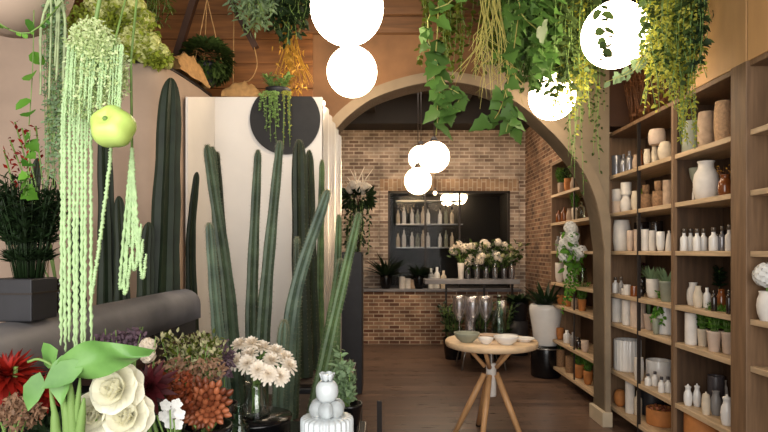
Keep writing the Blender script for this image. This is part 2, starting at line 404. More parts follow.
# ------------------------------------------------------------------ vessels
VES = {
 'pot':   [(0,0),(.7,0),(.74,.02),(.97,.9),(1,.92),(1,1),(.9,1),(.86,.86),(0,.84)],
 'cyl':   [(0,0),(.93,0),(.99,.03),(1,.1),(1,.97),(.98,1),(.9,1),(.88,.95),(.86,.5),(0,.5)],
 'cup':   [(0,0),(.55,0),(.75,.06),(.94,.3),(1,.7),(.98,1),(.9,1),(.9,.7),(.8,.3),(0,.25)],
 'jar':   [(0,0),(.72,0),(.8,.03),(.97,.25),(1,.48),(.9,.68),(.66,.8),(.6,.86),(.6,.95),(.68,.98),(.68,1),(.56,1),(.5,.9),(.5,.8),(0,.7)],
 'vase':  [(0,0),(.6,0),(.66,.03),(.9,.25),(1,.5),(.92,.72),(.74,.88),(.74,.96),(.8,1),(.7,1),(.64,.9),(0,.7)],
 'bottle':[(0,0),(.92,0),(1,.04),(1,.62),(.9,.7),(.5,.78),(.42,.82),(.42,1),(.3,1),(0,.97)],
 'bowl':  [(0,0),(.45,0),(.48,.06),(.8,.4),(.98,.85),(1,1),(.93,1),(.86,.75),(.6,.35),(0,.2)],
 'ball':  [(0,0),(.5,0),(.8,.15),(.98,.38),(1,.52),(.93,.72),(.7,.92),(.55,1),(.45,1),(.5,.9),(0,.75)],
 'barrel':[(0,0),(.78,0),(.84,.02),(.98,.3),(1,.5),(.96,.78),(.84,.97),(.84,1),(.74,1),(.74,.94),(0,.8)],
 'cone':  [(0,0),(.95,0),(1,.05),(.8,.5),(.5,.84),(.3,.88),(.34,.94),(.2,1),(0,1)],
 'urn':   [(0,0),(.68,0),(.71,.02),(.82,.4),(.95,.72),(1,.86),(.98,.94),(.9,.985),(.84,1),(.78,.985),(.76,.9),(0,.86)],
 'plate': [(0,0),(.55,0),(.6,.2),(.95,.85),(1,1),(.95,1),(.55,.45),(0,.4)],
}
def ves(mb, c, kind, r, h, n=18, rib=0, nr=0): return mb.lathe(c, [(max(1e-4,a*r), b*h) for a,b in VES[kind]], n, rib, nr)

# foliage generators (all in world coordinates)
def spray(st, lf, c, n, r, h, L, W, shape='lance', up=.9, k=5, sr=.0016, spread=.6):   # stems rising from c with leaves along them
    c = V(c)
    for i in range(n):
        a = U(0,2*PI); rr = r*math.sqrt(R()); tip = c + V((math.cos(a)*rr*spread*1.6, math.sin(a)*rr*spread*1.6, h*U(.65,1)))
        base = c + V((math.cos(a)*rr*.35, math.sin(a)*rr*.35, 0)); mid = (base+tip)/2 + V((0,0,h*.08))
        pts = crv([base,mid,tip], 5); st.tube(pts, [sr]*6, 4)
        for j in range(k):
            t = .25 + .75*j/max(1,k-1); p = pts[min(5,int(t*5))]
            d = V((math.cos(a+U(-2,2)), math.sin(a+U(-2,2)), up*U(.3,1.4)))
            lf.leaf(p, d, rv(.4)+V((0,-.3,1)), L*U(.7,1.2), W*U(.7,1.2), shape)
def vine(st, lf, pts, n, L, W, shape, sr=.002, hang=.7, jit=.3, spread=.0):
    pts = crv(pts, max(8, n//2)); st.tube(pts, [sr]*len(pts), 5); m = len(pts)-1
    for i in range(n):
        t = (i+R()*.6)/n*m; k = min(int(t), m-1); p = pts[k].lerp(pts[k+1], t-k) + rv(spread)
        a = U(0, 2*PI); d = V((math.cos(a), math.sin(a)*.8-.2, -hang+U(-jit,jit)))
        lf.leaf(p, d, V((U(-.5,.5), -1, U(.2,.9))), L*U(.6,1.25), W*U(.6,1.25), shape, bend=U(0,.3))
def drop(p, ln, dx=0, dy=0, n=4):
    p = V(p); return [p + V((dx*(i/n)**1.5 + U(-.012,.012), dy*(i/n)**1.5+U(-.012,.012), -ln*i/n)) for i in range(n+1)]
def bouncy(p, out, ln, n=6):                       # arches out then hangs
    p = V(p); return [p, p+out*.6+V((0,0,out.length*.35)), p+out+V((0,0,-ln*.15))] + [p+out*(1+.15*i)+V((U(-.01,.01),U(-.01,.01),-ln*(.15+.85*i/3))) for i in (1,2,3)]

# ------------------------------------------------------------------ right-hand shelving
SH = [2.20, 1.865, 1.53, 1.155, .896, .476, .155]; TOP = 2.55
XB = 2.37
def unit(name, label, y0, y1, divs, posts=()):
    t = T(name, label, 'shelving unit', (XB,(y0+y1)/2,0))
    MB().box((XB,y0,.1),(XB+.02,y1,TOP)).build('back_panel', 'back board', t)
    for z in SH: MB().box((XU,y0+.002,z-.032),(XB-.001,y1-.002,z)).build('shelf', 'shelf oak', t, .003)
    MB().box((XU,y0,TOP),(XB,y1,TOP+.03)).build('top_board', 'post oak', t, .003)
    for (d, w, m_) in divs:
        p = MB(); xe = XU+.02 if m_ == 'dark iron' else XB-.001
        for za_, zb_ in zip(SH[::-1], [z-.032 for z in SH[::-1][1:]]+[TOP]): p.box((XU+.006,d-w/2,za_),(xe,d+w/2,zb_))
        p.build('divider', m_, t)
    for y in posts:
        MB().box((XU-.008,y-.018,0),(XU+.03,y+.018,TOP)).build('upright', 'post oak', t)
    return t
YD = [5.08, 4.45, 3.90, 3.23]
t = unit('shelving_unit', 'tall oak shelving unit full of vases and pots, right of the arch', 3.23, 5.11, [(4.45,.012,'dark iron'),(3.92,.02,'back board'),(5.09,.03,'post oak')])
MB().box((XU-.006,5.03,0),(XU+.03,5.10,TOP)).build('upright', 'post oak', t)
MB().box((XU-.01,3.885,0),(XU+.016,3.917,TOP)).build('upright', 'post oak', t)
MB().box((XU-.006,4.444,0),(XU+.008,4.456,TOP)).build('upright', 'dark iron', t)
t = unit('shelving_unit', 'nearest tall oak shelving unit, at the right edge of the photo', 1.9, 3.09, [(2.5,.02,'post oak')])
m = MB().box((XU-.02,3.09,0),(XB,3.23,TOP+.03))
m.top('partition_post', 'post oak', 'broad oak post between the two nearer shelving units', 'post', (XU+.15,3.16,0), bevel=.004)
# tall cupboard fronts above
for k,(y0,y1) in enumerate(((3.11,3.73),(2.48,3.105),(1.9,2.475))):
    MB().box((XU-.005,y0+.004,TOP+.031),(XB,y1-.004,CEIL-.01)).top('wall_cupboard', 'tan panel', ['plain tan cupboard above the shelves, beside the hanging lime foliage','plain tan cupboard above the oak post and nearest shelves','plain tan cupboard at the right edge, above the nearest shelves'][k], 'cupboard', (2.2,(y0+y1)/2,TOP+.031), 'cupboards above the shelves', bevel=.003)
t = unit('shelving_unit', 'oak shelving unit with potted plants beyond the arch', 5.2, 6.78, [(5.98,.012,'dark iron'),(6.765,.028,'post oak')])

ITEMS = []
BAY = lambda y: 'left bay' if y > 4.45 else ('middle bay' if y > 3.9 else 'right bay')
SN = ['top shelf','second shelf down','third shelf down','fourth shelf down','fifth shelf down','sixth shelf down','bottom shelf']
# (row, u, w, h, kind, material, name, description, category, back, stack, extra)
def I(row, u, w, h, kind, m, name, desc, cat, back=0, stack=None, extra=None):
    ITEMS.append([row, u, w, h, kind, m, name, desc, cat, back, stack, extra])
g = I
# row 0
g(0,616,8,18,'cyl','silver glass','vase','ribbed grey glass vase','vase'); g(0,623.5,6,17,'bottle','silver glass','bottle','silvery glass bottle','bottle')
g(0,629.5,6,18,'bottle','silver glass','bottle','silvery glass bottle','bottle'); g(0,635.5,6,13,'jar','stone clay','jar','small brown stoneware jar','jar')
g(0,641,4.5,18,'bottle','amber','bottle','thin amber bottle','bottle'); g(0,647,9,15,'vase','cream clay','vase','cream bulbous vase','vase')
g(0,655,10,17,'vase','cream clay','vase','cream stoneware vase','vase'); g(0,665,12,17,'ball','cream clay','vase','round cream vase','vase')
g(0,659.5,18,13,'barrel','pink clay','bowl','wide cream clay bowl stacked on vases','bowl',0,7)
g(0,685,15,28,'cyl','sage glaze','vase','sage green vase behind trailing plant','vase'); g(0,706,17,34,'barrel','stone clay','vase','tall beige faceted stone vase','vase',0,None,'facet')
g(0,723,15,36,'barrel','pale wicker','basket','tall woven tan basket','basket')
# row 1
g(1,617,10,21,'cyl','pink clay','pot','tan and white two-tone pot','pot',0,None,'band'); g(1,626,9.5,15,'jar','white clay','jar','white clay jar','jar')
g(1,627,11,11,'cyl','white clay','pot','white canister stacked on a jar','pot',0,1); g(1,635,7,17,'vase','cream clay','vase','small tan vase','vase')
g(1,646,11,14,'barrel','wicker','basket','round wicker pot','basket'); g(1,658,12,14,'barrel','wicker','basket','round wicker pot','basket')
g(1,646,8,8,'cup','wicker','basket','small wicker bowl stacked on a wicker pot','basket',0,4); g(1,658,8,9,'cup','wicker','basket','small wicker bowl stacked on a wicker pot','basket',0,5)
g(1,668,10,23,'cyl','stone clay','pot','tall grey-brown pot','pot'); g(1,642,6,22,'cyl','moss shadow bloom','canister','olive yellow canister at the back','canister',1)
g(1,685,14,16,'ball','sage glaze','pot','round sage pot','pot'); g(1,686,16,14,'bowl','sage glaze','bowl','sage bowl stacked on a pot','bowl',0,10)
g(1,693.5,8,12,'jar','white clay','jug','small white jug','jug'); g(1,706,21,34,'jar','white clay','jar','large white shouldered jar','jar')
g(1,725,12,20,'jar','amber','jar','amber jar of dried stems','jar',0,None,'dried')
# row 2
g(2,619,14,27,'barrel','white clay','pot','large white crackled pot','pot'); g(2,630,8,18,'cup','pink clay','cup','pale pink clay cup','cup')
g(2,637,8.5,19,'cyl','pink clay','pot','pale pink cylinder pot','pot'); g(2,645,8,19,'cyl','white clay','pot','off-white cylinder pot','pot')
g(2,652.5,7.5,18,'cyl','white clay','pot','off-white ribbed pot','pot',0,None,'rib'); g(2,660.5,9,17,'cup','white glaze','cup','white glazed cup','cup'); g(2,669,8,18,'cone','white clay','jar','white cone jar with knob','jar')
g(2,634,11,25,'cyl','dark bottle','canister','dark canister at the back','canister',1); g(2,656,11,26,'cyl','dark bottle','canister','dark canister at the back','canister',1)
for u in (684,690.5,697,703.5): g(2,u,6.5,17,'bottle','white glaze','bottle','white bottle with metal cap','bottle',0,None,'cap')
g(2,713.5,9.5,18,'bottle','white glaze','bottle','broad white bottle with dark cap','bottle',0,None,'cap'); g(2,722,6.5,19,'bottle','silver glass','bottle','silvery bottle','bottle',0,None,'cap'); g(2,729,6.5,20,'bottle','white clay','bottle','pale bottle with cap','bottle',0,None,'cap')
g(2,700,10,18,'cup','dark bottle','vase','dark vase of dried stems at the back','vase',1,None,'dried')
# row 3
g(3,615.5,5,12,'bottle','white glaze','bottle','small white bottle','bottle',0,None,'cap'); g(3,621,4.5,13,'bottle','grey glaze','bottle','small grey bottle','bottle',0,None,'cap')
g(3,627,6,9,'cyl','white clay','candle','stubby white candle jar','candle'); g(3,634,6,9,'cyl','amber','candle','stubby amber candle jar','candle'); g(3,641,5,10,'bottle','dark bottle','bottle','small dark bottle','bottle',0,None,'cap')
g(3,626,7,14,'cup','dark bottle','pot','dark pot of reddish foliage','potted plant',1,None,'redplant')
g(3,653,11,17,'cup','white clay','pot','white pot of spiky silver succulent','potted plant',0,None,'succ'); g(3,667.5,14,18,'pot','sage glaze','pot','sage pot of spiky silver succulent','potted plant',0,None,'succ')
g(3,687,10,20,'jar','white clay','jar','off-white clay jar','jar'); g(3,698,9.5,19,'jar','cream clay','jar','cream clay jar','jar'); g(3,707,7.5,18,'bottle','white glaze','bottle','white shouldered bottle','bottle')
g(3,714,5,18,'bottle','dark bottle','bottle','dark brown bottle','bottle'); g(3,721.5,8.5,19,'jar','amber','jar','amber glass jar','jar'); g(3,729,5,21,'bottle','dark bottle','bottle','slim dark bottle','bottle')
g(3,690,12,16,'cup','charcoal','pot','dark pot of deep green leaves','potted plant',1,None,'darkplant'); g(3,706,12,16,'cup','charcoal','pot','dark pot of deep green leaves','potted plant',1,None,'darkplant')
# row 4
g(4,618,10,21,'cyl','white clay','pot','ribbed white pot','pot',0,None,'rib'); g(4,627.5,9,22,'cyl','white clay','pot','white pot carrying a stacked bowl','pot'); g(4,627.5,13,10,'cup','white clay','bowl','white bowl stacked on a pot','bowl',0,1)
g(4,638,12,24,'cyl','pink clay','pot','pale pink ribbed pot','pot',0,None,'rib'); g(4,649,9,14,'pot','pink clay','pot','pale terracotta pot with one small cactus','potted plant',0,None,'cactus')
g(4,656,6,14,'cup','sage glaze','cup','small sage cup','cup'); g(4,665.5,14,29,'cyl','white glaze','pot','tall white pot with trailing green plant','potted plant',0,None,'trail')
g(4,691,10,28,'cyl','white clay','pot','tall white square-shouldered pot','pot'); g(4,702.5,9,15,'pot','cream clay','pot','cream pot of bushy green herb','potted plant',0,None,'herb'); g(4,714,12,18,'pot','pink clay','pot','blush pot of bushy green herb','potted plant',0,None,'herb'); g(4,728,11.5,19,'pot','pink clay','pot','blush herb pot beside the oak post','potted plant',0,None,'herb')
# row 5
g(5,623,21,27,'cyl','white glaze','pot','large ribbed white pot','pot',0,None,'rib'); g(5,639,8,20,'barrel','white clay','vase','slim white vase','vase'); g(5,659,21,17,'cyl','white glaze','bowl','wide white planter bowl','bowl',1)
for u,hh in ((648,9),(655,11),(661.5,12),(668,12),(674.5,12)): g(5,u,6,hh,'bottle','white glaze','bottle','small white bottle with dark lid','bottle',0,None,'cap')
g(5,694,26,27,'cyl','slate glaze','pot','large dark grey glazed pot','pot',1)
g(5,688,8.5,16,'jar','white glaze','jar','small white jar','jar',0,None,'lid'); g(5,697,8.5,17,'jar','white glaze','jar','small white jar','jar',0,None,'lid'); g(5,706,9.5,17,'barrel','cream clay','jar','squat beige jar','jar',0,None,'lid')
g(5,716,12,21,'jar','grey glaze','jar','grey stoneware jar','jar'); g(5,727,10.5,23,'jar','white glaze','jar','white ribbed jar beside the oak post','jar',0,None,'lid')
g(5,702,8,18,'jar','grey glaze','jar','small grey jar at the back','jar',1); g(5,713,9,19,'jar','white clay','jar','off-white jar at the back','jar',1); g(5,724,9,22,'jar','white clay','jar','off-white jar at the back','jar',1)
# row 6
g(6,620,10,14,'ball','terracotta','pot','round terracotta pot','pot'); g(6,630,9.5,30,'cyl','white clay','vase','tall plain white vase','vase'); g(6,638,8,21,'bottle','cream clay','bottle','cream clay bottle','bottle')
g(6,652,20,24,'cyl','charcoal','pot','large charcoal pot at the back','pot',1); g(6,661,24,14,'cyl','terracotta','basket','low terracotta basket of small bulbs','basket',0,None,'bulbs'); g(6,700,30,36,'cyl','terracotta','basket','big terracotta tub','basket')

pos = []; par_ = {}
for it in ITEMS:
    if it[10] is None: it[2] *= 1.28
    it[3] *= 1.14; par_[it[0]] = par_.get(it[0],0)+1; sg = .05*(par_[it[0]]%2) if it[1] > 634 else 0
    row, u, w, h, kind, m, name, desc, cat, back, stack, extra = it
    r = .05; y = 4.
    for _ in range(8):
        xc = (XB-.012-r) if back else (XU+.025+sg+r)
        y = xc*F/(u-CX); k = math.sqrt(1+((u-CX)/F)**2)
        r = w*y/F/2/k
    if u > 676: y = min(y, 3.905-r)
    elif u < 676: y = max(y, 3.935+r)
    y = min(y, 5.065-r)
    pos.append([xc, y, r, h*y/F])
for a in range(len(ITEMS)):                        # keep neighbours on one shelf apart
    for b in range(a):
        if ITEMS[a][0]==ITEMS[b][0] and ITEMS[a][10] is None and ITEMS[b][10] is None:
            pa, pb = pos[a], pos[b]; d = math.hypot(pa[0]-pb[0], pa[1]-pb[1])*.985
            if d < pa[2]+pb[2]: k = d/(pa[2]+pb[2]); pa[2]*=k; pb[2]*=k
cnt = {}
rowtop = {}
for row in range(7):
    for idx in [i for i in range(len(ITEMS)) if ITEMS[i][0]==row]: rowtop.setdefault(row, []).append(idx)
def plantpart(t, extra, c, r, h):
    if extra == 'succ':
        lf = MB()
        for i in range(60):
            a = U(0,2*PI); lf.leaf(c+V((math.cos(a)*r*.5,math.sin(a)*r*.5,-.01)), V((math.cos(a)*.55,math.sin(a)*.55,U(.5,1.5))), V((0,0,1)), U(.5,1)*.15, .02, 'lance', .05)
        lf.build('leaves', 'sage leaf', t)
    elif extra == 'herb':
        st, lf = MB(), MB(); spray(st, lf, c-V((0,0,.01)), 42, r*1.25, .19, .035, .012, 'lance', 1.2, 9); st.build('stems','stem green',t); lf.build('leaves','herb leaf',t)
    elif extra in ('darkplant','redplant'):
        st, lf = MB(), MB(); spray(st, lf, c-V((0,0,.01)), 14, r*.9, .14, .05, .022, 'ovate', .8, 5); st.build('stems','stem green',t); lf.build('leaves','dark leaf' if extra[0]=='d' else 'burgundy',t)
    elif extra == 'trail':
        st, lf = MB(), MB()
        for i in range(9):
            a = U(PI*.7,PI*1.6); d = V((math.cos(a),math.sin(a),0))*r*1.1
            vine(st, lf, bouncy(c-V((0,0,.005)), d, U(.03,.16)), 12, .03, .024, 'ovate', .0015)
        spray(st, lf, c-V((0,0,.01)), 10, r, .1, .04, .02, 'ovate', .8, 5); st.build('stems','stem green',t); lf.build('leaves','herb leaf',t)
    elif extra == 'cactus':
        m = MB(); m.lathe(c-V((0,0,.005)), [(.012,0),(.016,.03),(.017,.09),(.014,.125),(.006,.14),(.0005,.145)], 24, .12, 8); m.build('cactus_stem','bright cactus',t)
    elif extra == 'dried':
        st, lf = MB(), MB(); spray(st, lf, c-V((0,0,.03)), 14, r*1.2, .1, .018, .012, 'ovate', .6, 3); st.build('stems','twig',t); lf.build('seed_heads','gold straw',t)
    elif extra == 'bulbs':
        m = MB()
        for i in range(26):
            a = U(0,2*PI); q = r*.75*math.sqrt(R()); m.ball(c+V((math.cos(a)*q,math.sin(a)*q,-.012+U(0,.02))), U(.012,.018), 8)
        o = m.build('bulbs','russet bud',t); o['kind']='stuff'
seen = {}
for row, ids in rowtop.items():
    base_u = {}
    tops = {}
    for n_, idx in enumerate(ids):
        _, u, w, h, kind, m, name, desc, cat, back, stack, extra = ITEMS[idx]; x,y,r,hh = pos[idx]; z = SH[row]
        if stack is not None: 
            s_i = ids[stack]; x, y = pos[s_i][0], pos[s_i][1]; z = tops[s_i]
            if row == 0: y = (pos[ids[6]][1]+pos[ids[7]][1])/2
        tops[idx] = z + hh
        if kind == 'cup' and back == 0 and stack is None: pass
        key = (desc,row); seen.setdefault(key, []).append((idx))
    for n_, idx in enumerate(ids):
        _, u, w, h, kind, m, name, desc, cat, back, stack, extra = ITEMS[idx]; x,y,r,hh = pos[idx]; z = SH[row]
        if stack is not None:
            s_i = ids[stack]; x, y = pos[s_i][0], pos[s_i][1]; z = tops[s_i]
            if row == 0: y = (pos[ids[6]][1]+pos[ids[7]][1])/2
        same = sorted(seen[(desc,row)], key=lambda i: ITEMS[i][1]); lab = desc + ', ' + SN[row] + ', ' + BAY(y)
        if len(same) > 1: lab = desc + ', ' + ORD[same.index(idx)] + ' of ' + str(len(same)).replace('2','two').replace('4','four').replace('3','three').replace('5','five') + ' from left, ' + SN[row]
        c = V((x,y,z)); nn = 8 if extra == 'facet' else 22
        rib, nr = (.025, 22) if extra == 'rib' else (0,0)
        if extra == 'rib': nn = 88
        b = ves(MB(), c, kind, r, hh, nn, rib, nr)
        grp = None
        if extra in (None,'facet','rib'):
            b.top(name, m, lab, cat, c, cat + 's on the ' + SN[row]); continue
        if cat == 'potted plant': name = 'potted_' + {'succ':'succulent','herb':'herb','darkplant':'plant','redplant':'plant','trail':'trailing_plant','cactus':'cactus'}[extra]
        t = T(name, lab, cat, c, cat + 's on the ' + SN[row])
        bo = b.build('pot' if cat=='potted plant' else 'body', m, t)
        if extra == 'cap':
            MB().lathe(c, [(.001,hh*.93),(r*.5,hh*.93),(r*.5,hh*1.12),(r*.45,hh*1.15),(.001,hh*1.15)], 14).build('cap','cap metal' if m!='white glaze' or row!=5 else 'slate glaze',t)
        elif extra == 'lid':
            MB().lathe(c, [(r*.66,hh),(r*.72,hh*1.01),(r*.7,hh*1.05),(r*.2,hh*1.1),(r*.2,hh*1.15),(.001,hh*1.18)], 14).build('lid',m,t)
        elif extra == 'band':
            MB().lathe(c, [(r*1.0,hh*.5),(r*1.02,hh*.5),(r*1.02,hh*1.0),(r*.98,hh*1.01),(r*.9,hh*1.005)], 22).build('white_glaze_band','white clay',t)
        else:
            zt = {'cup':.3,'pot':.84,'cyl':.5,'jar':.9}.get(kind,.8)
            if cat=='potted plant': MB().lathe(c, [(r*.85,hh*.9),(.001,hh*.93)], 14).build('soil','soil',bo); zt = .92
            if extra=='bulbs': zt = .95; MB().lathe(c, [(r*.86,hh*.86),(.001,hh*.9)], 14).build('straw_lining','straw',t)
            plantpart(t, extra, c+V((0,0,hh*zt)), r, hh)

# a white hydrangea standing in the nearest unit
def hydrangea(mb, c, r, n=70, fr=.016):
    c = V(c)
    for i in range(n):
        z = 1-2*(i+.5)/n; a = i*2.39996; q = math.sqrt(1-z*z); d = V((q*math.cos(a), q*math.sin(a), z)); p = c + d*r*U(.92,1.05)
        x = d.cross(V((.2,.3,1))).normalized(); y = d.cross(x); ph = R()*2
        for k in range(4): mb.leaf(p, (x*math.cos(ph+k*PI/2)+y*math.sin(ph+k*PI/2))+d*.25, d, fr, fr*1.05, 'round', .1, .1)
p = at(767,275,3.0)
t = T('vase_of_hydrangea', 'white hydrangea in a vase at the right edge, nearest shelves', 'flower vase', (p.x,p.y,SH[3]))
ves(MB(), (p.x,p.y,SH[3]), 'vase', .05, .16).build('vase','white clay',t)
MB().tube([(p.x,p.y,SH[3]+.1),(p.x,p.y,p.z)], .004).build('stem','stem green',t)
m = MB(); hydrangea(m, p, .062, 80, .018); hydrangea(m, p+V((.03,-.07,-.03)), .05, 60, .018); m.build('bloom','white petal',t)

# dried twig bundles standing on the far end of the shelving
for k in range(6):
    y = 4.02+k*.15; c = V((XU+.13,y,TOP+.03)); st = MB()
    for i in range(90):
        a = U(0,2*PI); q = U(0,.04); e = U(.02,.11)
        p0 = c+V((math.cos(a)*q,math.sin(a)*q,0)); p1 = c+V((math.cos(a)*e-.02,math.sin(a)*e,U(.35,.7)))
        st.tube([p0,(p0+p1)/2+rv(.006),p1], [.003,.0026,.001], 4)
        for j in range(3): st.leaf(p0.lerp(p1,U(.45,1)), rv()+V((0,0,.4)), rv(), .03,.01,'dia')
    t = T('twig_bundle', 'bundle of dried brown twigs, '+ORD[k]+' from the near end, atop the shelving', 'dried twigs', c, 'dried twig bundles on top of the shelving')
    st.build('twigs','twig',t)
    MB().lathe(c+V((0,0,.09)), [(.045,0),(.05,.006),(.05,.022),(.045,.028)], 12).build('tie','twig',t)

# ------------------------------------------------------------------ unit beyond the arch
far = [(0,[(561,6,10,'cup','stone clay',0,'herb'),(568,7,12,'cup','terracotta',0,'darkplant'),(574,7,11,'jar','stone clay',0,None)]),
 (1,[(559,6,11,'bottle','amber',0,None),(564,5.5,13,'bottle','amber',0,None),(569.5,6,11,'jar','stone clay',0,None),(575,6,11,'cup','cream clay',0,'herb'),(581,7,16,'bottle','green glass',0,None)]),
 (2,[(558,5,13,'bottle','grey glaze',0,None),(563,7,16,'jar','silver glass',0,None)]),
 (3,[(559.5,8,17,'cup','white clay',0,None),(567.5,8,18,'ball','white glaze',0,None),(574,6,14,'cyl','white clay',0,None)]),
 (4,[(561,7,8,'cup','terracotta',0,None),(568,7,9,'cup','terracotta',0,'herb'),(574.5,6,9,'cup','stone clay',0,None),(582,8,10,'pot','terracotta',0,'herb')]),
 (5,[(560,6.5,10,'cup','terracotta',0,None),(567,6.5,11,'bottle','white glaze',0,None),(573,6,12,'bottle','grey glaze',0,None),(578.5,6,10,'bottle','dark bottle',0,None),(585,7,10,'cup','pink clay',0,None)]),
 (6,[(561,8,15,'cyl','wicker',0,'darkplant'),(570,8,14,'cyl','wicker',0,None),(579,9,12,'cup','terracotta',0,'herb'),(588,8,12,'cup','terracotta',0,'herb')])]
KN = {'ball':'jar','cup':'pot','pot':'pot','jar':'jar','bottle':'bottle','cyl':'basket'}
for row, its in far:
    prev = []
    for n_,(u,w,h,kind,m,back,extra) in enumerate(its):
        r = .04
        w *= 1.15; h *= 1.15
        for _ in range(8):
            xc = XU+.04+r; y = xc*F/(u-CX); r = w*y/F/2/1.05
        for (px,py,pr_) in prev:
            d = math.hypot(px-xc,py-y)
            if d < r+pr_: r = max(.012, d-pr_-.002)
        y = max(y, 5.22+r); prev.append((xc,y,r)); c = V((xc,y,SH[row])); hh = h*y/F
        nm = KN[kind]; cl = m.split()[0] if m not in ('terracotta','wicker','amber') else m
        lab = f"{cl} {nm}{' with green plant' if extra else ''}, {ORD[n_]} from left, {SN[row]}, unit beyond the arch"
        b = ves(MB(), c, kind, r, hh, 16)
        if not extra: b.top(nm, m, lab, nm, c, nm+'s on the shelves beyond the arch'); continue
        t = T('potted_plant', lab, 'potted plant', c, 'potted plants on the shelves beyond the arch'); bo = b.build('pot', m, t)
        MB().lathe(c, [(r*.85,hh*.9),(.001,hh*.93)], 12).build('soil','soil',bo)
        plantpart(t, extra, c+V((0,0,hh*.92)), r*1.3, hh)
# white bouquet in a glass vase on that unit
c = V((XU+.06,5.86,SH[3]))
t = T('flower_vase', 'glass vase of white hydrangeas and green leaves, just beyond the arch', 'flower vase', c)
ves(MB(), c, 'vase', .05, .2).build('vase','tinted glass',t)
st, lf = MB(), MB()
for i in range(15):
    a = i*2.4; q = .16*math.sqrt((i+.5)/15); e = c+V((-.12-.05*math.cos(i*1.3), math.cos(a)*q*1.1, .46+math.sin(a)*q*1.2))
    st.tube(crv([c+V((0,0,.03)), c+V((-.01,0,.2)), c.lerp(e,.7)+V((-.04,0,.06)), e],8), .003, 5); bl = MB(); hydrangea(bl, e, .062, 46, .02); bl.build('bloom','white petal',t)
    for j in range(6): lf.leaf(e-V((0,0,.07))+rv(.05), rv()+V((-.3,0,-.5)), rv(), .09,.05,'ovate')
for i in range(7): vine(st, lf, bouncy(c+V((0,0,.19)), V((-U(.05,.14),U(-.12,.12),0)), U(.15,.5)), 14, .045,.03,'ovate')
st.build('stems','stem green',t); lf.build('leaves','herb leaf',t)

# ------------------------------------------------------------------ round table and what is on it
c = V((.88,4.6,0)); ZT = .80
t = T('round_table', 'round pale wood table on crossed splayed legs in front of the arch', 'table', c)
MB().lathe(c, [(.0001,ZT-.055),(.35,ZT-.055),(.368,ZT-.048),(.375,ZT-.03),(.375,ZT-.01),(.368,ZT),(.0001,ZT)], 64).build('tabletop','table wood',t)
MB().lathe(c, [(.0001,.34),(.04,.34),(.042,.35),(.042,.60),(.04,.61),(.0001,.61)], 20).build('collar','white clay',t)
MB().lathe(c, [(.018,.6),(.018,ZT-.05)], 14).build('column','steel',t)
for k in range(5):
    a = .5+k*2*PI/5; d = V((math.cos(a),math.sin(a),0))
    lg = MB().tube([c+d*.30+V((0,0,.012)), c+d*.16+V((0,0,.3)), c+d*.055+V((0,0,.52))], [.02,.026,.023], 10).build('leg','leg wood',t)
    MB().tube([c+d*.05+V((0,0,.58)), c+d*.2+V((0,0,ZT-.052))], [.018,.016], 10).build('support_arm','leg wood',t)
    MB().lathe(c+d*.30, [(.0001,0),(.022,0),(.022,.02),(.0001,.022)], 12).build('foot','dark iron',lg)
for (x,y,r,h,kind,mm,nm,lab) in ((.665,4.5,.105,.075,'bowl','sage glaze','bowl','grey-green bowl at the left on the round table'),
    (.80,4.40,.062,.05,'bowl','white glaze','bowl','small white bowl in front on the round table'),
    (.955,4.38,.098,.065,'bowl','white glaze','bowl','large white bowl front centre on the round table'),
    (1.13,4.52,.085,.03,'plate','white glaze','plate','white plate at the right on the round table'),
    (.87,4.66,.085,.035,'plate','stone clay','plate','beige plate behind the bowls on the round table'),
    (1.04,4.68,.08,.03,'plate','grey glaze','plate','grey plate at the back right of the round table')):
    ves(MB(), (x,y,ZT), kind, r, h, 32).top(nm, mm, lab, nm, (x,y,ZT), 'dishes on the round table')

# low table with glassware behind
c = V((1.28,7.45,0)); zl = .44
t = T('side_table', 'low dark table on thin metal legs carrying glass vases', 'table', c)
MB().lathe(c, [(.0001,zl-.03),(.42,zl-.03),(.43,zl-.015),(.42,zl),(.0001,zl)], 40).build('tabletop','black glaze',t)
for k in range(4):
    a = PI/4+k*PI/2; d = V((math.cos(a),math.sin(a),0)); MB().tube([c+d*.40, c+d*.28+V((0,0,zl-.03))], .01, 8).build('leg','steel',t)
GL = {'goblet':[(.5,0),(.5,.02),(.08,.05),(.08,.3),(.5,.42),(.95,.62),(1,.8),(.9,1),(.84,1),(.9,.8),(.85,.63),(.4,.46),(.001,.42)],
      'tall':[(.001,0),(.7,0),(.74,.03),(.8,.5),(1,1),(.94,1),(.74,.5),(.68,.06),(.001,.05)],
      'flask':[(.001,0),(.8,0),(.95,.08),(1,.3),(.8,.52),(.3,.68),(.24,.8),(.3,1),(.24,1),(.18,.8),(.24,.69),(.72,.5),(.9,.3),(.85,.1),(.001,.08)]}
for k,(dx,dy,r,h,kn,lab) in enumerate(((-.29,-.1,.09,.50,'goblet','glass goblet vase, leftmost on the low table'),(-.13,-.2,.1,.5,'goblet','glass goblet vase, second from left on the low table'),(-.12,.1,.09,.46,'tall','flared glass vase behind the goblets on the low table'),(.05,-.12,.09,.5,'goblet','glass goblet vase at the middle of the low table'),(.22,-.14,.10,.52,'flask','glass flask with a narrow neck on the low table'),(.3,.08,.07,.42,'tall','flared glass vase, rightmost on the low table'))):
    MB().lathe(c+V((dx,dy,zl)), [(a*r,b*h) for a,b in GL[kn]], 22).top('glass_vase','pale glass' if k!=4 else 'tinted glass',lab,'vase',c+V((dx,dy,zl)),'glassware on the low table')
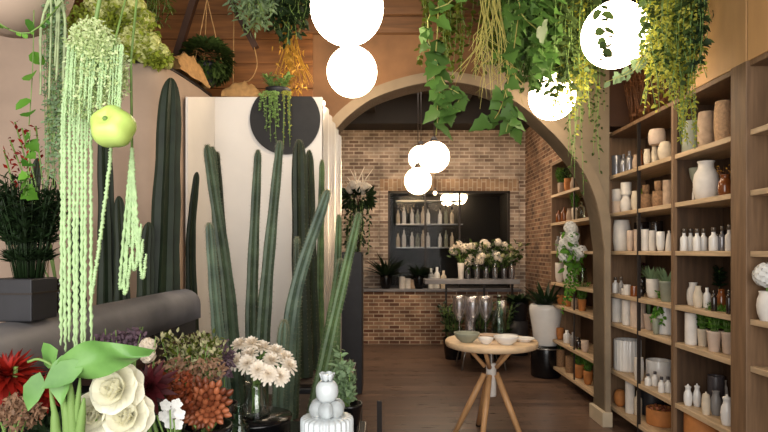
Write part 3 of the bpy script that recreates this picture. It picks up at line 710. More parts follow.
# dark green bushes standing below/behind the glass
for k,(x,y) in enumerate(((.98,7.95),(1.35,8.0),(1.68,7.98))):
    c = V((x,y,0)); t = T('potted_plant', ['dark green plant behind the low table, leftmost of three','dark green plant behind the low table, middle of three','dark green plant behind the low table, rightmost of three'][k], 'potted plant', c, 'dark plants behind the low table')
    ves(MB(), c, 'pot', .15, .3).build('pot','black glaze',t); st,lf = MB(),MB(); spray(st,lf,c+V((0,0,.27)),34,.22,.5,.1,.04,'ovate',.7,7,.003); st.build('stems','stem green',t); lf.build('leaves','dark leaf',t)

# stool and white urn
c = V((1.98,6.85,0))
t = T('drum_stool', 'glossy black drum stool under the tall white pot', 'stool', c)
MB().lathe(c, [(.0001,0),(.165,0),(.18,.015),(.18,.36),(.17,.385),(.0001,.385)], 32).build('drum','black glaze',t)
MB().lathe(c, [(.181,.345),(.184,.348),(.184,.358),(.181,.361)], 32).build('band','steel',t)
c2 = c+V((0,0,.385)); t = T('potted_plant', 'dark spiky plant in a tall white pot on the black stool', 'potted plant', c2)
ves(MB(), c2, 'urn', .2, .5, 36).build('pot','white glaze',t)
MB().lathe(c2, [(.155,.45),(.001,.46)], 20).build('soil','soil',t)
lf = MB()
for i in range(60):
    a = U(0,2*PI); lf.leaf(c2+V((math.cos(a)*.06,math.sin(a)*.06,.45)), V((math.cos(a)*1.0,math.sin(a)*1.0,U(.6,2.2))), V((0,0,1)), U(.2,.42), .055, 'lance', .22)
lf.build('leaves','dark leaf',t)

# ------------------------------------------------------------------ console by the back wall, flowers and bottles
zs = at(0,279,8.75).z
t = T('console_table', 'narrow stone console with flowers in front of the brick counter', 'console', (at(470,0,8.75).x,8.75,0))
MB().box((at(424,0,8.75).x,8.55,zs-.07),(at(517,0,8.75).x,8.95,zs)).build('top_slab','grey stone',t,.006)
for u in (446,484,512):
    x = at(u,0,8.75).x; MB().box((x-.015,8.72,0),(x+.015,8.75,zs-.07)).build('leg','dark iron',t)
fl = [(461,.26,'blush petal'),(468,.2,'filler'),(477,.2,'blush petal'),(486,.24,'cream petal'),(495,.2,'filler'),(504,.2,'blush petal'),(512,.2,'filler')]
for k,(u,h,mm) in enumerate(fl):
    p = at(u,279,8.72+.08*(k%2)); c = V((p.x,p.y,zs)); pale = mm!='filler'
    t = T('flower_vase', f"glass vase of {'pale blush blooms' if pale else 'yellow-green foliage flowers'}, {ORD[k]} from left on the stone console", 'flower vase', c, 'flower vases on the stone console')
    (MB().lathe(c, [(a*.055,b*.25) for a,b in GL['tall']], 18)).build('vase','pale glass' if k else 'white clay',t)
    st,lf,bl = MB(),MB(),MB()
    for i in range(9):
        e = c+V((U(-.17,.17),U(-.12,.12),U(.26,.34+h))); st.tube([c+V((0,0,.02)),c+V((0,0,.22)),e],.004,5)
        bl=MB()
        if pale: hydrangea(bl,e,U(.045,.07),40,.024)
        else: hydrangea(bl,e,.03,16,.024)
        bl.build('bloom',mm,t)
        for j in range(8): lf.leaf(e-V((0,0,.04))+rv(.07), rv()+V((0,0,-.1)), rv(), .1,.045,'ovate')
    st.build('stems','stem green',t); lf.build('leaves','mid leaf',t)
# bottles on the counter ledge and shelves inside the display window
bi = 0
SHV = [(1,at(0,288,9.9).z),(0,at(0,249,9.9).z),(0,at(0,222,9.9).z)]
x0,x1 = at(396,0,9.9).x, at(462,0,9.9).x
x_rack = (x0+x1)/2
t = T('display_rack', 'dark rack of bottles behind the display window glass', 'rack', ((x0+x1)/2,9.95,za))
for k,z in enumerate((at(0,247,9.95).z, at(0,224,9.95).z, at(0,201,9.95).z)): MB().box((x0,9.78,z-.02),(x1,10.1,z)).build('shelf','steel',t)
for x in (x0,(x0+x1)/2,x1): MB().box((x-.012,10.09,za),(x+.012,10.11,zb-.05)).build('upright','dark iron',t)
rows = [(247,'lower'),(224,'middle')]
for v,nm in rows:
    for k,u in enumerate((398,404,412,417.5,423,428,440,446,452)):
        p = at(u,v,9.9); c = V((p.x,9.9,at(0,v,9.95).z)); hh = [.24,.3,.26][k%3]; mm = ['cream clay','white glaze','white glaze','sage glaze'][k%4]
        q = T('bottle', f"{'cream' if k%4==0 else 'sage' if k%4==3 else 'white'} bottle, {ORD[k]} from left on the {nm} rack shelf behind window glass", 'bottle', c, 'bottles on the display rack')
        ves(MB(), c, 'bottle', .036, hh, 14).build('body',mm,q); MB().lathe(c, [(.001,hh),(.018,hh),(.018,hh+.04),(.001,hh+.04)], 10).build('cap','dark iron',q)
for k,u in enumerate((402,409,420)):
    p = at(u,201,9.9); c = V((p.x,9.9,at(0,201,9.95).z)) ; 
# counter-top things
for k,(u,h,mm,kn,lab) in enumerate(((402,.2,'white clay','cyl','white pot on the brick counter beside the dark plant'),(408,.17,'white clay','cyl','second white pot on the brick counter'),(413,.15,'stone clay','cyl','brown pot on the brick counter'),(431,.34,'white glaze','bottle','white bottle on the brick counter, left of three'),(437,.36,'white glaze','bottle','white bottle on the brick counter, middle of three'),(443.5,.3,'cream clay','bottle','cream bottle on the brick counter, right of three'))):
    c = V((at(u,0,9.35).x,9.35,za)); ves(MB(), c, kn, .05, h, 16).top('bottle' if kn=='bottle' else 'pot', mm, lab, 'bottle' if kn=='bottle' else 'pot', c, 'bottles and pots on the brick counter')
for k,(u,r,h,lab) in enumerate(((386,.26,.5,'dark leafy plant in a black pot at the left end of the brick counter'),(419,.14,.28,'small dark plant on the brick counter under the rack'))):
    c = V((at(u,0,9.34).x,9.34,za)); t = T('potted_plant',lab,'potted plant',c); ves(MB(),c,'cup',.1,.24).build('pot','black glaze',t)
    lf = MB()
    for i in range(60):
        a=U(0,2*PI); lf.leaf(c+V((math.cos(a)*.04,math.sin(a)*.04,.2)), V((math.cos(a),math.sin(a)*.3-.35,U(.2,1.6))), V((0,0,1)), U(.5,1.0)*h, .06, 'lance', .25)
    lf.build('leaves','dark leaf',t)
# plant on the floor at the right of the counter
c = V((at(516,0,8.45).x,8.3,0)); t = T('potted_plant','dark leafy plant on a stand right of the glass vases','potted plant',c)
MB().lathe(c,[(.001,0),(.14,0),(.14,.5),(.001,.5)],20).build('stand','charcoal',t); ves(MB(),c+V((0,0,.5)),'pot',.15,.28).build('pot','charcoal',t)
lf = MB()
for i in range(70):
    a=U(0,2*PI); lf.leaf(c+V((math.cos(a)*.06,math.sin(a)*.06,.74)), V((math.cos(a),math.sin(a),U(.3,1.6))), V((0,0,1)), U(.18,.3), .07, 'lance', .3)
lf.build('leaves','dark leaf',t)
# pedestal beyond the arch with tall flower arrangement
YP = 6.2
c = V((-.43,YP,0)); zp = at(0,252,6.0).z
MB().box((-.68,YP-.22,0),(-.235,YP+.22,zp)).top('pedestal','charcoal','dark grey square pedestal left of the arch opening','pedestal',c,bevel=.006)
c = V((-.31,YP-.02,zp)); t = T('flower_arrangement','white roses with dark leaves in a tall vase on the dark pedestal','flower vase',c)
ves(MB(),c,'vase',.055,.3).build('vase','dark bottle',t)
st,lf,bl = MB(),MB(),MB(); hc = at(358,190,YP); hc.y = YP-.02
for i in range(14): st.tube([c+V((0,0,.1)),c+V((U(-.03,.03),0,.32)),hc+rv(.05)-V((0,0,.06))],.005,5)
for i in range(150): d=rv(); lf.leaf(hc-V((0,0,.09))+V((d.x*.13,d.y*.12,d.z*.06)), d+V((0,0,-.2)), rv(), .1,.05,'ovate')
for i in range(9): a=i*2.4; hydrangea(bl,hc+V((math.cos(a)*.13*math.sqrt(i/9),math.sin(a)*.1*math.sqrt(i/9)-.03,.02+.03*math.cos(i))),.04,26,.024)
for i in range(10): p0=hc+rv(.06); p1=p0+V((U(-.14,.14),U(-.08,.08),U(.12,.3))); bl.tube([p0,(p0+p1)/2,p1],[.006,.008,.002],5)
st.build('stems','dark wood',t); lf.build('leaves','dark leaf',t); bl.build('blooms','cream petal',t)
st,lf = MB(),MB()
for i in range(12): vine(st,lf,drop(c+V((U(-.16,.16),U(-.15,-.05),U(.5,.62))),U(.35,.6)),16,.05,.03,'ovate',.003)
c2 = c+V((.1,.12,0)); t = T('trailing_plant','dark trailing leaves below the white roses on the pedestal','plant',c2); st.build('stems','stem green',t); lf.build('leaves','dark leaf',t)

# ------------------------------------------------------------------ globe lamps
def lamp(u, v, y, rpx, label, mt, CEIL=CEIL):
    c = at(u,v,y); r = rpx*y/F
    t = T('globe_pendant', label, 'pendant lamp', (c.x,c.y,c.z-r), 'white globe pendant lamps')
    MB().ball(c, r, 40).build('globe', mt, t)
    cd = MB().tube([c+V((0,0,r)), V((c.x,c.y,CEIL))], .006, 6).build('cord','dark iron',t)
    MB().lathe(c+V((0,0,r-.012)), [(.001,.07),(.03,.07),(.05,.03),(.055,0)], 18).build('cap','dark iron',t)
    MB().lathe((c.x,c.y,CEIL-.03), [(.001,0),(.06,0),(.06,.029)], 18).build('ceiling_rose','dark iron',cd)
    return t
lamp(347,8,3.3,36.5,'largest white globe lamp, above another near the top centre','globe')
lamp(352,72,4.35,25,'white globe lamp just below the largest one, before the plaster','globe')
lamp(615,35,3.5,32.5,'white globe lamp at upper right with ivy hanging across it','globe')
lamp(552,97,4.4,23,'white globe lamp half hidden in foliage over the arch','globe')
lamp(434,157,7.2,15.5,'white globe lamp beyond the arch, right of the cluster','globe far')
lamp(418,181,7.6,13.5,'white globe lamp beyond the arch, lowest of the cluster','globe far')
lamp(421,158,8.0,12.5,'white globe lamp beyond the arch, behind the other two','globe far')
lamp(447,199.5,10.1,6.5,'added small globe standing in for a lamp reflection in the display window, left one','globe far',zb)  # glowing globe added in the recess as a lamp reflection in the pane
lamp(459,197,10.15,8,'added small globe standing in for a lamp reflection in the display window, right one','globe far',zb)  # second added globe, again a reflection built as a solid lamp
c = at(435,193,8.3); t = T('bare_bulb','tiny bare bulb hanging before the brick wall','bulb',c)
MB().ball(c,.028,14).build('bulb','globe far',t); MB().tube([c+V((0,0,.02)),V((c.x,c.y,CEIL))],.004,5).build('cord','dark iron',t); MB().lathe(c+V((0,0,.02)),[(.015,0),(.018,.06),(.001,.065)],10).build('socket','dark iron',t)

# ------------------------------------------------------------------ cacti
def cactus(name, label, mt, pts, w0, w1, group, n=8, sp=True, par=None):
    dn = crv(pts, 400); pts = [dn[int(round(400*(1-(1-k/36)**2.0)))] for k in range(37)]; c = pts[0]; Lt = sum((b-a).length for a,b in zip(dn[:-1],dn[1:])); vs=[]; fs=[]; nn=2*n; K=len(pts); up=V((0,1,0)); a0=V((1,0,0)); spn=MB()
    for i,p in enumerate(pts):
        f=i/(K-1); d=(pts[min(i+1,K-1)]-pts[max(i-1,0)]).normalized(); x=(a0-d*a0.dot(d)).normalized(); y=d.cross(x)
        r=(w0+(w1-w0)*f)*(1+.05*math.sin(i*.9)); 
        fl = 1-(1-f)**2.0; r=(w0+(w1*.78-w0)*fl**.95)*(1+.04*math.sin(fl*31)); rem=(1-fl)*Lt; tl=w1*1.9
        if rem<tl: r*=math.sqrt(max(.002,1-(1-rem/tl)**2.2))
        for k in range(nn):
            a=2*PI*k/nn; rr=r*(1 if k%2==0 else .70); vs.append(p+(x*math.cos(a)+y*math.sin(a))*rr)
            if sp and k%2==0 and i<K-1:
                for q in range(2):
                    o=(x*math.cos(a)+y*math.sin(a)); b=p+o*rr*.99+(pts[i+1]-p)*(.5*q)
                    for z in range(3):
                        e=b+o*.007+rv(.006); spn.add([b+x*.001,b-x*.001,b+y*.001,e],[(0,1,3),(1,2,3),(2,0,3)],False)
    for i in range(K-1):
        for k in range(nn): fs.append((i*nn+k,i*nn+(k+1)%nn,(i+1)*nn+(k+1)%nn,(i+1)*nn+k))
    fs.append(tuple(range((K-1)*nn,K*nn)))
    t=T(name,label,'cactus',c,group)
    m=MB(); m.add(vs,fs,False); m.build('ribbed_stem',mt,t)
    if sp: spn.build('spines','spine',t)
zc=.78
def cpath(px, y0, y1):
    q=[at(u,v,y0+(y1-y0)*i/(len(px)-1)) for i,(u,v) in enumerate(px)]; return q
G='tall green cacti before the white screen'
CL=[('dark green column cactus in front of the white screen, furthest left pair, taller','cactus',[(236,445),(228,290),(207,145)],2.75,2.8,.045,.03),
 ('thin dark cactus just right of the furthest left pair','dark cactus',[(240,445),(226,280),(217,152)],2.95,2.95,.04,.018),
 ('dark cactus close between the furthest left pair','cactus',[(242,445),(222,280),(212,147)],2.85,2.9,.042,.026),
 ('short pale cactus standing in front of the furthest left pair','pale cactus',[(228,445),(217,320),(209,223)],2.5,2.5,.036,.024),
 ('straight cactus at the middle of the white screen','cactus',[(254,445),(252,300),(258,150)],2.7,2.8,.044,.024),
 ('tall cactus whose tip ends just below the black disc','cactus',[(258,445),(266,290),(280,141)],2.55,2.65,.044,.024),
 ('cactus leaning right with its tip before the plastic sheet','pale cactus',[(282,445),(294,300),(328,190)],2.4,2.5,.042,.026),
 ('slim cactus below the leaning one, tip before the dark cacti','cactus',[(292,445),(297,330),(297,237)],2.65,2.65,.03,.015),
 ('thick dark cactus beneath the black disc','dark cactus',[(302,445),(301,300),(299,140)],3.5,3.6,.07,.06),
 ('second dark cactus beneath the black disc, right one','dark cactus',[(314,445),(312,300),(309,150)],3.75,3.8,.05,.04),
 ('brownish thin cactus against the plastic sheet','bright cactus',[(322,445),(320,300),(322,160)],3.9,3.95,.035,.025),
 ('bright green cactus leaning far right toward the pedestal','bright cactus',[(306,445),(332,330),(359,213)],2.2,2.35,.034,.02),
 ('upright bright cactus left of the far-leaning one','bright cactus',[(334,445),(336,320),(339,215)],3.0,3.0,.034,.02),
 ('short bright cactus crossing the far-leaning one','bright cactus',[(312,445),(328,340),(341,259)],2.45,2.4,.034,.022),
 ('small pale cactus at the foot of the middle group','pale cactus',[(278,445),(280,380),(284,320)],2.3,2.3,.036,.026)]
for (lab,mt,px,y0,y1,w0,w1) in CL:
    pts=cpath(px,y0,y1); b=pts[0]; pts=[V((b.x,b.y,.74))]+[p for p in pts if p.z>.8]
    cactus('column_cactus',lab,mt,pts,w0,w1,G)
MB().box((-1.0,2.08,0),(-.12,3.12,.70)).top('planter_trough','charcoal','dark trough planter holding the tall cacti','planter',(-.55,2.6,0),bevel=.01)
MB().box((-.97,2.11,.701),(-.15,3.09,.74)).top('planter_soil','soil','dark soil in the cactus trough','soil',(-.55,2.6,.701))
MB().box((-.66,3.3,0),(-.2,4.1,.72)).top('planter_trough','charcoal','dark trough planter behind, near the plastic sheet','planter',(-.4,3.7,0),bevel=.01)
MB().box((-.64,3.32,.721),(-.22,4.08,.74)).top('planter_soil','soil','dark soil in the rear trough by the plastic sheet','soil',(-.4,3.7,.721))
G='dark cacti before the beige wall'
for (lab,px,y,w0,w1) in (('broad dark cactus against the beige wall, tallest at the left',[(163,330),(167,200),(171,78)],3.22,.118,.075),
  ('dark cactus behind the hanging green strands at the left',[(108,330),(107,230),(104,132)],3.2,.075,.045),
  ('dark cactus shape built for the shadow between the tallest dark one and the screen',[(193,330),(191,240),(197,172)],3.47,.05,.025),  # solid dark column standing for a shadow beside the screen
  ('dark cactus behind the box planter of herbs',[(24,330),(28,240),(38,158)],2.9,.05,.03),
  ('added dark cactus for wall shade behind the ledge, between looped tassel and broad one',[(146,330),(146,270),(149,222)],3.1,.07,.04),  # dark shape added to deepen the shaded wall behind the ledge
  ('added dark cactus for wall shade behind the ledge, right beside the straight strands',[(122,330),(122,260),(119,196)],3.1,.06,.035),  # also added to stand for shade on the low wall
  ('dim cactus left of the tallest dark one',[(80,330),(78,260),(76,215)],3.2,.05,.035)):
    pts=[at(u,v,y) for u,v in px]; b=pts[0]
    cactus('column_cactus',lab,'dark cactus',[V((b.x,b.y,.85))]+pts,w0,w1,G,9,False)
MB().box((-2.6,2.75,0),(-1.47,3.33,.8)).top('planter_trough','charcoal','dark trough planter behind the grey ledge','planter',(-2,3,0))
MB().box((-2.58,2.77,.801),(-1.49,3.31,.85)).top('planter_soil','soil','dark soil in the trough behind the ledge','soil',(-2,3,.801))
MB().box((-1.29,3.33,0),(-1.02,3.6,.8)).top('planter_trough','charcoal','small dark planter at the end of the ledge','planter',(-1.1,3.2,0))
MB().box((-1.27,3.35,.801),(-1.04,3.58,.85)).top('planter_soil','soil','dark soil in the small planter at the ledge end','soil',(-1.1,3.2,.801))

# box planter with herbs on the ledge
c=V((-1.18,1.83,ZL)); t=T('potted_herb','dark bushy herb in a square black box on the grey ledge','potted plant',c)
m=MB().box((c.x-.072,c.y-.07,c.z),(c.x+.072,c.y+.07,c.z+.135)); m.build('box_planter','charcoal',t,.004)
MB().box((c.x-.075,c.y-.073,c.z+.085),(c.x+.075,c.y+.073,c.z+.091)).build('band','dark iron',t)
st,lf=MB(),MB(); spray(st,lf,c+V((.02,0,.13)),150,.12,.33,.042,.011,'lance',.9,18,.0014); st.build('stems','dark leaf',t); lf.build('leaves','dark leaf',t)
c=V((-1.19,2.05,ZL)); t=T('flowering_sprig','thin red-tipped sprigs in a jar behind the box planter','plant',c)
ves(MB(),c,'jar',.04,.12).build('jar','dark bottle',t); st,bl=MB(),MB()
for (u,v) in ((4,150),(15,122),(22,128),(36,126),(10,140)):
    e=at(u,v,2.05); st.tube(crv([c+V((0,0,.05)),(c+e)/2+rv(.03),e],6),.003,5)
    for j in range(16): bl.leaf(e.lerp(c,j*.018)+rv(.006), rv()+V((0,0,.6)), rv(), .024,.012,'dia')
st.build('stems','stem green',t); bl.build('blooms','red leaf',t)

# ------------------------------------------------------------------ top-left hanging greenery
c=at(8,-25,1.5); r=.16
t=T('hanging_planter','pale clay ball planter hanging at the top left corner','hanging planter',c-V((0,0,r)))
MB().lathe(c,[(r*math.sin(PI*i/14),-r*math.cos(PI*i/14)) for i in range(0,12)]+[(r*.52,r*.74),(r*.4,r*.6),(.001,r*.5)],36).build('clay_bowl','plaster',t)
for k in range(3):
    a=k*2.1+.4; MB().tube([c+V((math.cos(a)*r*.62,math.sin(a)*r*.62,r*.72)),c+V((0,0,.5)),V((c.x,c.y,CEIL))],.004,5).build('rope','rope',t)
st,lf=MB(),MB()
vine(st,lf,[at(-8,18,1.34),at(10,30,1.33),at(30,33,1.33),at(48,18,1.36),at(62,2,1.4)],10,.014,.012,'round',.002)
vine(st,lf,[at(34,10,1.4),at(33,60,1.4),at(31,98,1.4),at(29,125,1.4)],5,.036,.036,'round',.0012); vine(st,lf,[at(30,130,1.4),at(29,160,1.4),at(28,192,1.4)],6,.03,.032,'ivy',.0012)
vine(st,lf,[at(27,172,1.4),at(26,196,1.4)],5,.03,.034,'ivy',.0012)
st.build('vine_stems','stem green',t); lf.build('vine_leaves','herb leaf',t)
# rail that carries the left-hand hanging plants
t=T('hanging_rail','dark rail high at left carrying hanging plants','rail',(-.75,1.4,2.4))
MB().tube([(-1.5,1.42,2.42),(-.4,1.42,2.42)],.012,8).build('rail','dark iron',t)
for x in (-1.45,-.45): MB().tube([(x,1.42,2.43),(x,1.42,CEIL)],.004,5).build('hanger_wire','dark iron',t)
# grey-green string plant
c=at(52,-80,1.42); t=T('hanging_string_plant','grey-green string plant hanging left of the pale green amaranth','hanging plant',(c.x,1.42,2.40))
s1,s2,s3=MB(),MB(),MB()
for i in range(9):
    u=U(42,66); p=[at(56+U(-6,6),-20,1.42),at(u,20,1.40),at(u-2,60+U(0,40),1.40)]; pts=crv(p,20)
    s1.tube(pts,[.0026*(1+.25*math.sin(k*2.2)) for k in range(21)],5)
for i in range(20):
    u=U(44,64); vine(s2,s3,[at(u,-15,1.46),at(u,60,1.46),at(u+U(-4,4),U(120,205),1.46)],60,.012,.008,'ovate',.0009,.5,.3,.006)
s2.tube([(c.x,1.42,2.41),at(54,-20,1.44)],.006); s1.build('thick_strands','string plant',t); s2.build('stems','stem green',t); s3.build('leaves','sage leaf',t)
# pale green amaranth
YM=1.28
c=at(92,-60,YM); t=T('hanging_amaranth','long pale green amaranth tassels hanging from the frothy bloom at left','hanging flower',(c.x,YM+.12,2.40))
MB().tube([(c.x,1.41,2.42),at(94,30,YM)],.005).build('main_stem','stem green',t)
fr=MB()
def blob(mb,u,v,ru,rv_,y,n,L,W,dy=.07,shape='dia',hang=-.4):
    for i in range(n):
        d=rv(); 
        while d.length>1: d=rv()
        p=at(u+d.x*ru,v+d.z*rv_,y+d.y*dy); mb.leaf(p,rv()+V((0,-.3,hang)),V((0,-1,.3))+rv(.6),L*U(.6,1.3),W*U(.6,1.3),shape)
for (u,v,ru,rv_,n) in ((97,66,31,38,3400),(90,42,24,24,1400),(112,82,18,22,900),(80,95,17,28,900),(100,105,16,22,500)): blob(fr,u,v,ru,rv_,YM,n,.0105,.005)
fr.build('froth','froth',t)
def strand(mb,pts,r,n=120):
    pts=crv(pts,n); mb.tube([p+rv(.0012) for p in pts],[r*(.62+.5*(k%2))*(.6 if k>n-4 else 1) for k in range(n+1)],6)
sl=[]
for u,vb in ((62,345),(64.5,352),(69.5,342),(74,360),(77.5,350),(82,356),(85.5,345),(91,342)): sl.append(([at(u+8,60,YM),at(u+1,110,YM-.01),at(u,200,YM-.01),at(u+U(-1,1),vb,YM-.01)],.0044))
sl.append(([at(112,110,YM),at(110,160,YM-.01),at(100,240,YM-.01),at(91,300,YM-.01)],.0045))
for i in range(26): u=U(62,124); sl.append(([at(u,45,YM-.03),at(u-2,80,YM-.06),at(u-4,U(85,150),YM-.05)],.0022))
for pts,r in sl:
    m=MB(); strand(m,pts,r); m.build('tassel','amaranth',t)
# second looped tassel
c=at(132,100,1.34); t=T('hanging_amaranth','short looped amaranth tassel right of the apple-green gourd','hanging flower',(c.x,1.42,2.40))
m=MB(); m.tube([(c.x,1.42,2.42),at(131,60,1.34),at(132,150,1.34)],.003); m.build('main_stem','stem green',t)
for (a,b,vb) in ((128,120,280),(130,124,285),(131,126,270),(133,133,262),(134,138,255),(135,141,270),(133,136,240),(131,129,240)):
    m=MB(); strand(m,[at(132,148,1.34),at(a,190,1.33),at(b,vb,1.33),at(b+3,vb+4,1.33),at(b+5,vb-16,1.33)],.0042,90); m.build('tassel','amaranth',t)
# gourd
c=at(113,127,1.22); t=T('hanging_gourd','apple-green round gourd hanging among the amaranth','gourd',c-V((0,0,.043)))
m=MB(); r=.046; pr_=[]
for i in range(21):
    a=PI*i/20; q=r*math.sin(a)**.9 if 0<i<20 else .0005; zz=-r*.92*math.cos(a)*(1-.32*math.exp(-(math.sin(a)/.35)**2)); pr_.append((q,zz))
m.lathe(c,pr_,60,.06,5,ax=(-.1,-.8,.35)); m.build('fruit','apple green',t)
MB().tube([c+V((0,0,.03)),at(110,60,1.25),(c.x,1.42,2.42)],.0025).build('stalk','stem green',t)
MB().ball(c+V((-.1,-.8,.35)).normalized()*.030,.006,8).build('stalk_scar','stem green',t)
# bright moss blooms along the top of the partition
for k,(u,v,ru,rw) in enumerate(((104,20,16,22),(122,18,18,24),(137,28,18,22),(142,50,18,12),(118,48,16,12),(158,55,10,9),(88,22,20,24))):
    y=3.36+.04*(k%3); y=3.48; p=at(u,v,y); c=V((p.x,p.y,PT+.018)); t=T('moss_bloom_cluster',['lime bloom cluster, upper left of the partition top','lime bloom cluster, upper middle of the partition top','lime bloom cluster, upper right of the partition top','low lime bloom cluster on the dark partition rim','low lime bloom cluster behind the amaranth froth','small lime cluster at the corner of the partition rim','lime bloom cluster leftmost, behind the amaranth'][k],'plant',c,'lime bloom clusters on the partition')
    a,b,st=MB(),MB(),MB()
    for i in range(9):
        e=p+V((U(-1,1)*ru,U(-8,8),U(-1,1)*rw))*(y/F)*.8; st.tube([c+V((U(-.02,.02),.05,0)),(c+e)/2+V((0,.02,0)),e],.003,4)
        hydrangea(a,e,.045*ru/16,46,.019)
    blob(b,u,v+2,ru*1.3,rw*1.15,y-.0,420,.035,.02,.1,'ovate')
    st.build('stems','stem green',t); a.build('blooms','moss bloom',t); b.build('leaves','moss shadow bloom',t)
# pieces of cork bark on the rim
for k,(pa,pb,lab) in enumerate((((-1.36,3.62),(-1.30,4.05),'tan cork bark piece on the partition rim beside the lime blooms'),((-1.22,4.24),(-.93,4.24),'tan cork bark piece on top of the white screen'))):
    m=MB(); vs=[]; n1,n2=12,14
    for i in range(n1+1):
        f=i/n1; x=pa[0]+(pb[0]-pa[0])*f; y=pa[1]+(pb[1]-pa[1])*f; h=(.16 if k==0 else .12)*math.sin(PI*min(.98,max(.06,f)))**.4*(1+.1*math.sin(i*2.1)); dx,dy=(pb[1]-pa[1]),-(pb[0]-pa[0]); q=math.hypot(dx,dy); dx/=q; dy/=q
        for j in range(n2+1):
            a=PI*j/n2; w=.045*(1+.15*math.sin(j*2+i)); vs.append((x+dx*w*math.cos(a),y+dy*w*math.cos(a),PT+(.02 if k==0 else .001)+h*math.sin(a)*(1+.06*math.sin(3*i+j))))
    fs=[(i*(n2+1)+j,i*(n2+1)+j+1,(i+1)*(n2+1)+j+1,(i+1)*(n2+1)+j) for i in range(n1) for j in range(n2)]
    fs+=[tuple(range(n2+1)),tuple(range(n1*(n2+1),(n1+1)*(n2+1)))[::-1]]
    m.add(vs,fs,True).top('cork_bark','rope',lab,'bark',((pa[0]+pb[0])/2,(pa[1]+pb[1])/2,PT))

# A-frame of dark timbers with ball plant
t=T('timber_frame','dark timber A-frame hanging before the plank wall','frame',at(205,-10,4.4))
MB().bar(at(176,58,4.4),at(203,-28,4.4),.05,.05).build('timber','dark wood',t); MB().bar(at(256,48,4.4),at(216,-28,4.4),.05,.05).build('timber','dark wood',t)
MB().tube([at(209,-26,4.4),V((at(209,0,4.4).x,4.4,CEIL))],.006).build('hanger','rope',t); MB().tube([at(234,10,4.38),at(233,92,4.38)],.004).build('cord','rope',t)
MB().tube(crv([at(254,46,4.38),at(257,65,4.38),at(250,80,4.38),at(234,84,4.38)],10),.004).build('loop','rope',t)
c=at(207,64,4.3); t=T('hanging_ball_plant','dense dark green ball plant hanging before the planks','hanging plant',c-V((0,0,.18)))
ves(MB(),c-V((0,0,.17)),'bowl',.12,.16).build('pot','charcoal',t); lf=MB(); st=MB()
for i in range(1700):
    d=rv().normalized(); q=U(.75,1.08); lf.leaf(c+V((d.x*.17,d.y*.15,d.z*.15+.03))*q if False else c+V((d.x*.17*q,d.y*.15*q,d.z*.15*q+.02)),d+V((0,0,-.2)),d,.05,.03,'ovate')
for k in range(3): a=k*2.1; st.tube([c+V((math.cos(a)*.12,math.sin(a)*.12,-.02)),c+V((0,0,.5)),V((c.x,c.y,CEIL))],.004,5)
st.build('hanger','rope',t); lf.build('leaves','mid leaf',t)

# ------------------------------------------------------------------ rack over the arch and the hanging plants
t=T('plant_rack','dark timber rack under the ceiling carrying the hanging plants','rack',(.7,3.8,3.4))
for y in (3.35,3.75,4.3): MB().box((-1.0,y-.02,3.60),(2.0,y+.02,3.64)).build('bar','dark wood',t)
for x in (-.9,.5,1.9): MB().box((x-.02,3.3,3.64),(x+.02,4.35,3.68)).build('cross_bar','dark wood',t); MB().tube([(x,3.8,3.68),(x,3.8,CEIL)],.006).build('hanger','dark iron',t)
ZR=3.60
def hang(name,label,u,y,cat='hanging plant'):
    x=at(u,0,y).x; return T(name,label,cat,(x,y,ZR)), V((x,y,ZR))
# big-leaved ivy
t,c=hang('hanging_ivy','bright big-leaved ivy hanging over the middle of the arch',455,3.35)
st,lf=MB(),MB()
vine(st,lf,[c,at(440,-10,3.35),at(437,40,3.32),at(434,75,3.32),at(438,105,3.32),at(436,135,3.32)],13,.125,.115,'ivy',.004,.8,.3,.02)
vine(st,lf,[c,at(462,-10,3.35),at(432,10,3.3),at(428,30,3.3),at(430,52,3.3)],9,.11,.1,'ivy',.004,.8,.3,.02)
vine(st,lf,[at(438,90,3.32),at(448,108,3.3),at(450,122,3.3)],6,.1,.09,'ivy',.003)
vine(st,lf,[at(436,60,3.32),at(445,85,3.3),at(460,95,3.3),at(452,112,3.3)],7,.1,.09,'ivy',.003)
vine(st,lf,[c,at(515,-5,3.4),at(522,15,3.38),at(538,30,3.38)],13,.125,.115,'ivy',.004,.6,.3,.05)
vine(st,lf,[at(520,5,3.38),at(512,60,3.38),at(502,105,3.35),at(488,128,3.33)],11,.11,.1,'ivy',.003,.7,.3,.02)
vine(st,lf,[at(505,90,3.36),at(510,112,3.34),at(506,132,3.34)],8,.1,.095,'ivy',.003,.7,.3,.03)
st.build('vines','straw',t); lf.build('leaves','ivy leaf',t)
# straw stems
t,c=hang('hanging_stem_bundle','bundle of pale straw-green bare stems fanning down over the arch',487,3.75)
for i in range(22):
    m=MB(); u0=U(478,500); u1=474+ (i-4)*2.6+U(-3,3); vb=U(55,112); u2=u1+U(-22,16) if i%3==0 else u1+U(-6,6)
    if i<2: u2=448+i*12; vb=80
    pts=crv([c+V((U(-.05,.05),0,0)),at(u0,-5,3.7),at((u0+u1)/2,40,3.66+U(-.05,.05)),at(u2,vb,3.62+U(-.05,.05))],14); m.tube(pts,[.0055-.0003*k for k in range(15)],5)
    if i%2:
        for j in range(3): p=pts[8+2*j]; m.tube([p,p+V((U(-.06,.06),0,-.06)),p+V((U(-.12,.12),U(-.03,.03),-.16))],[.003,.002,.001],4)
    m.build('stem','straw',t)
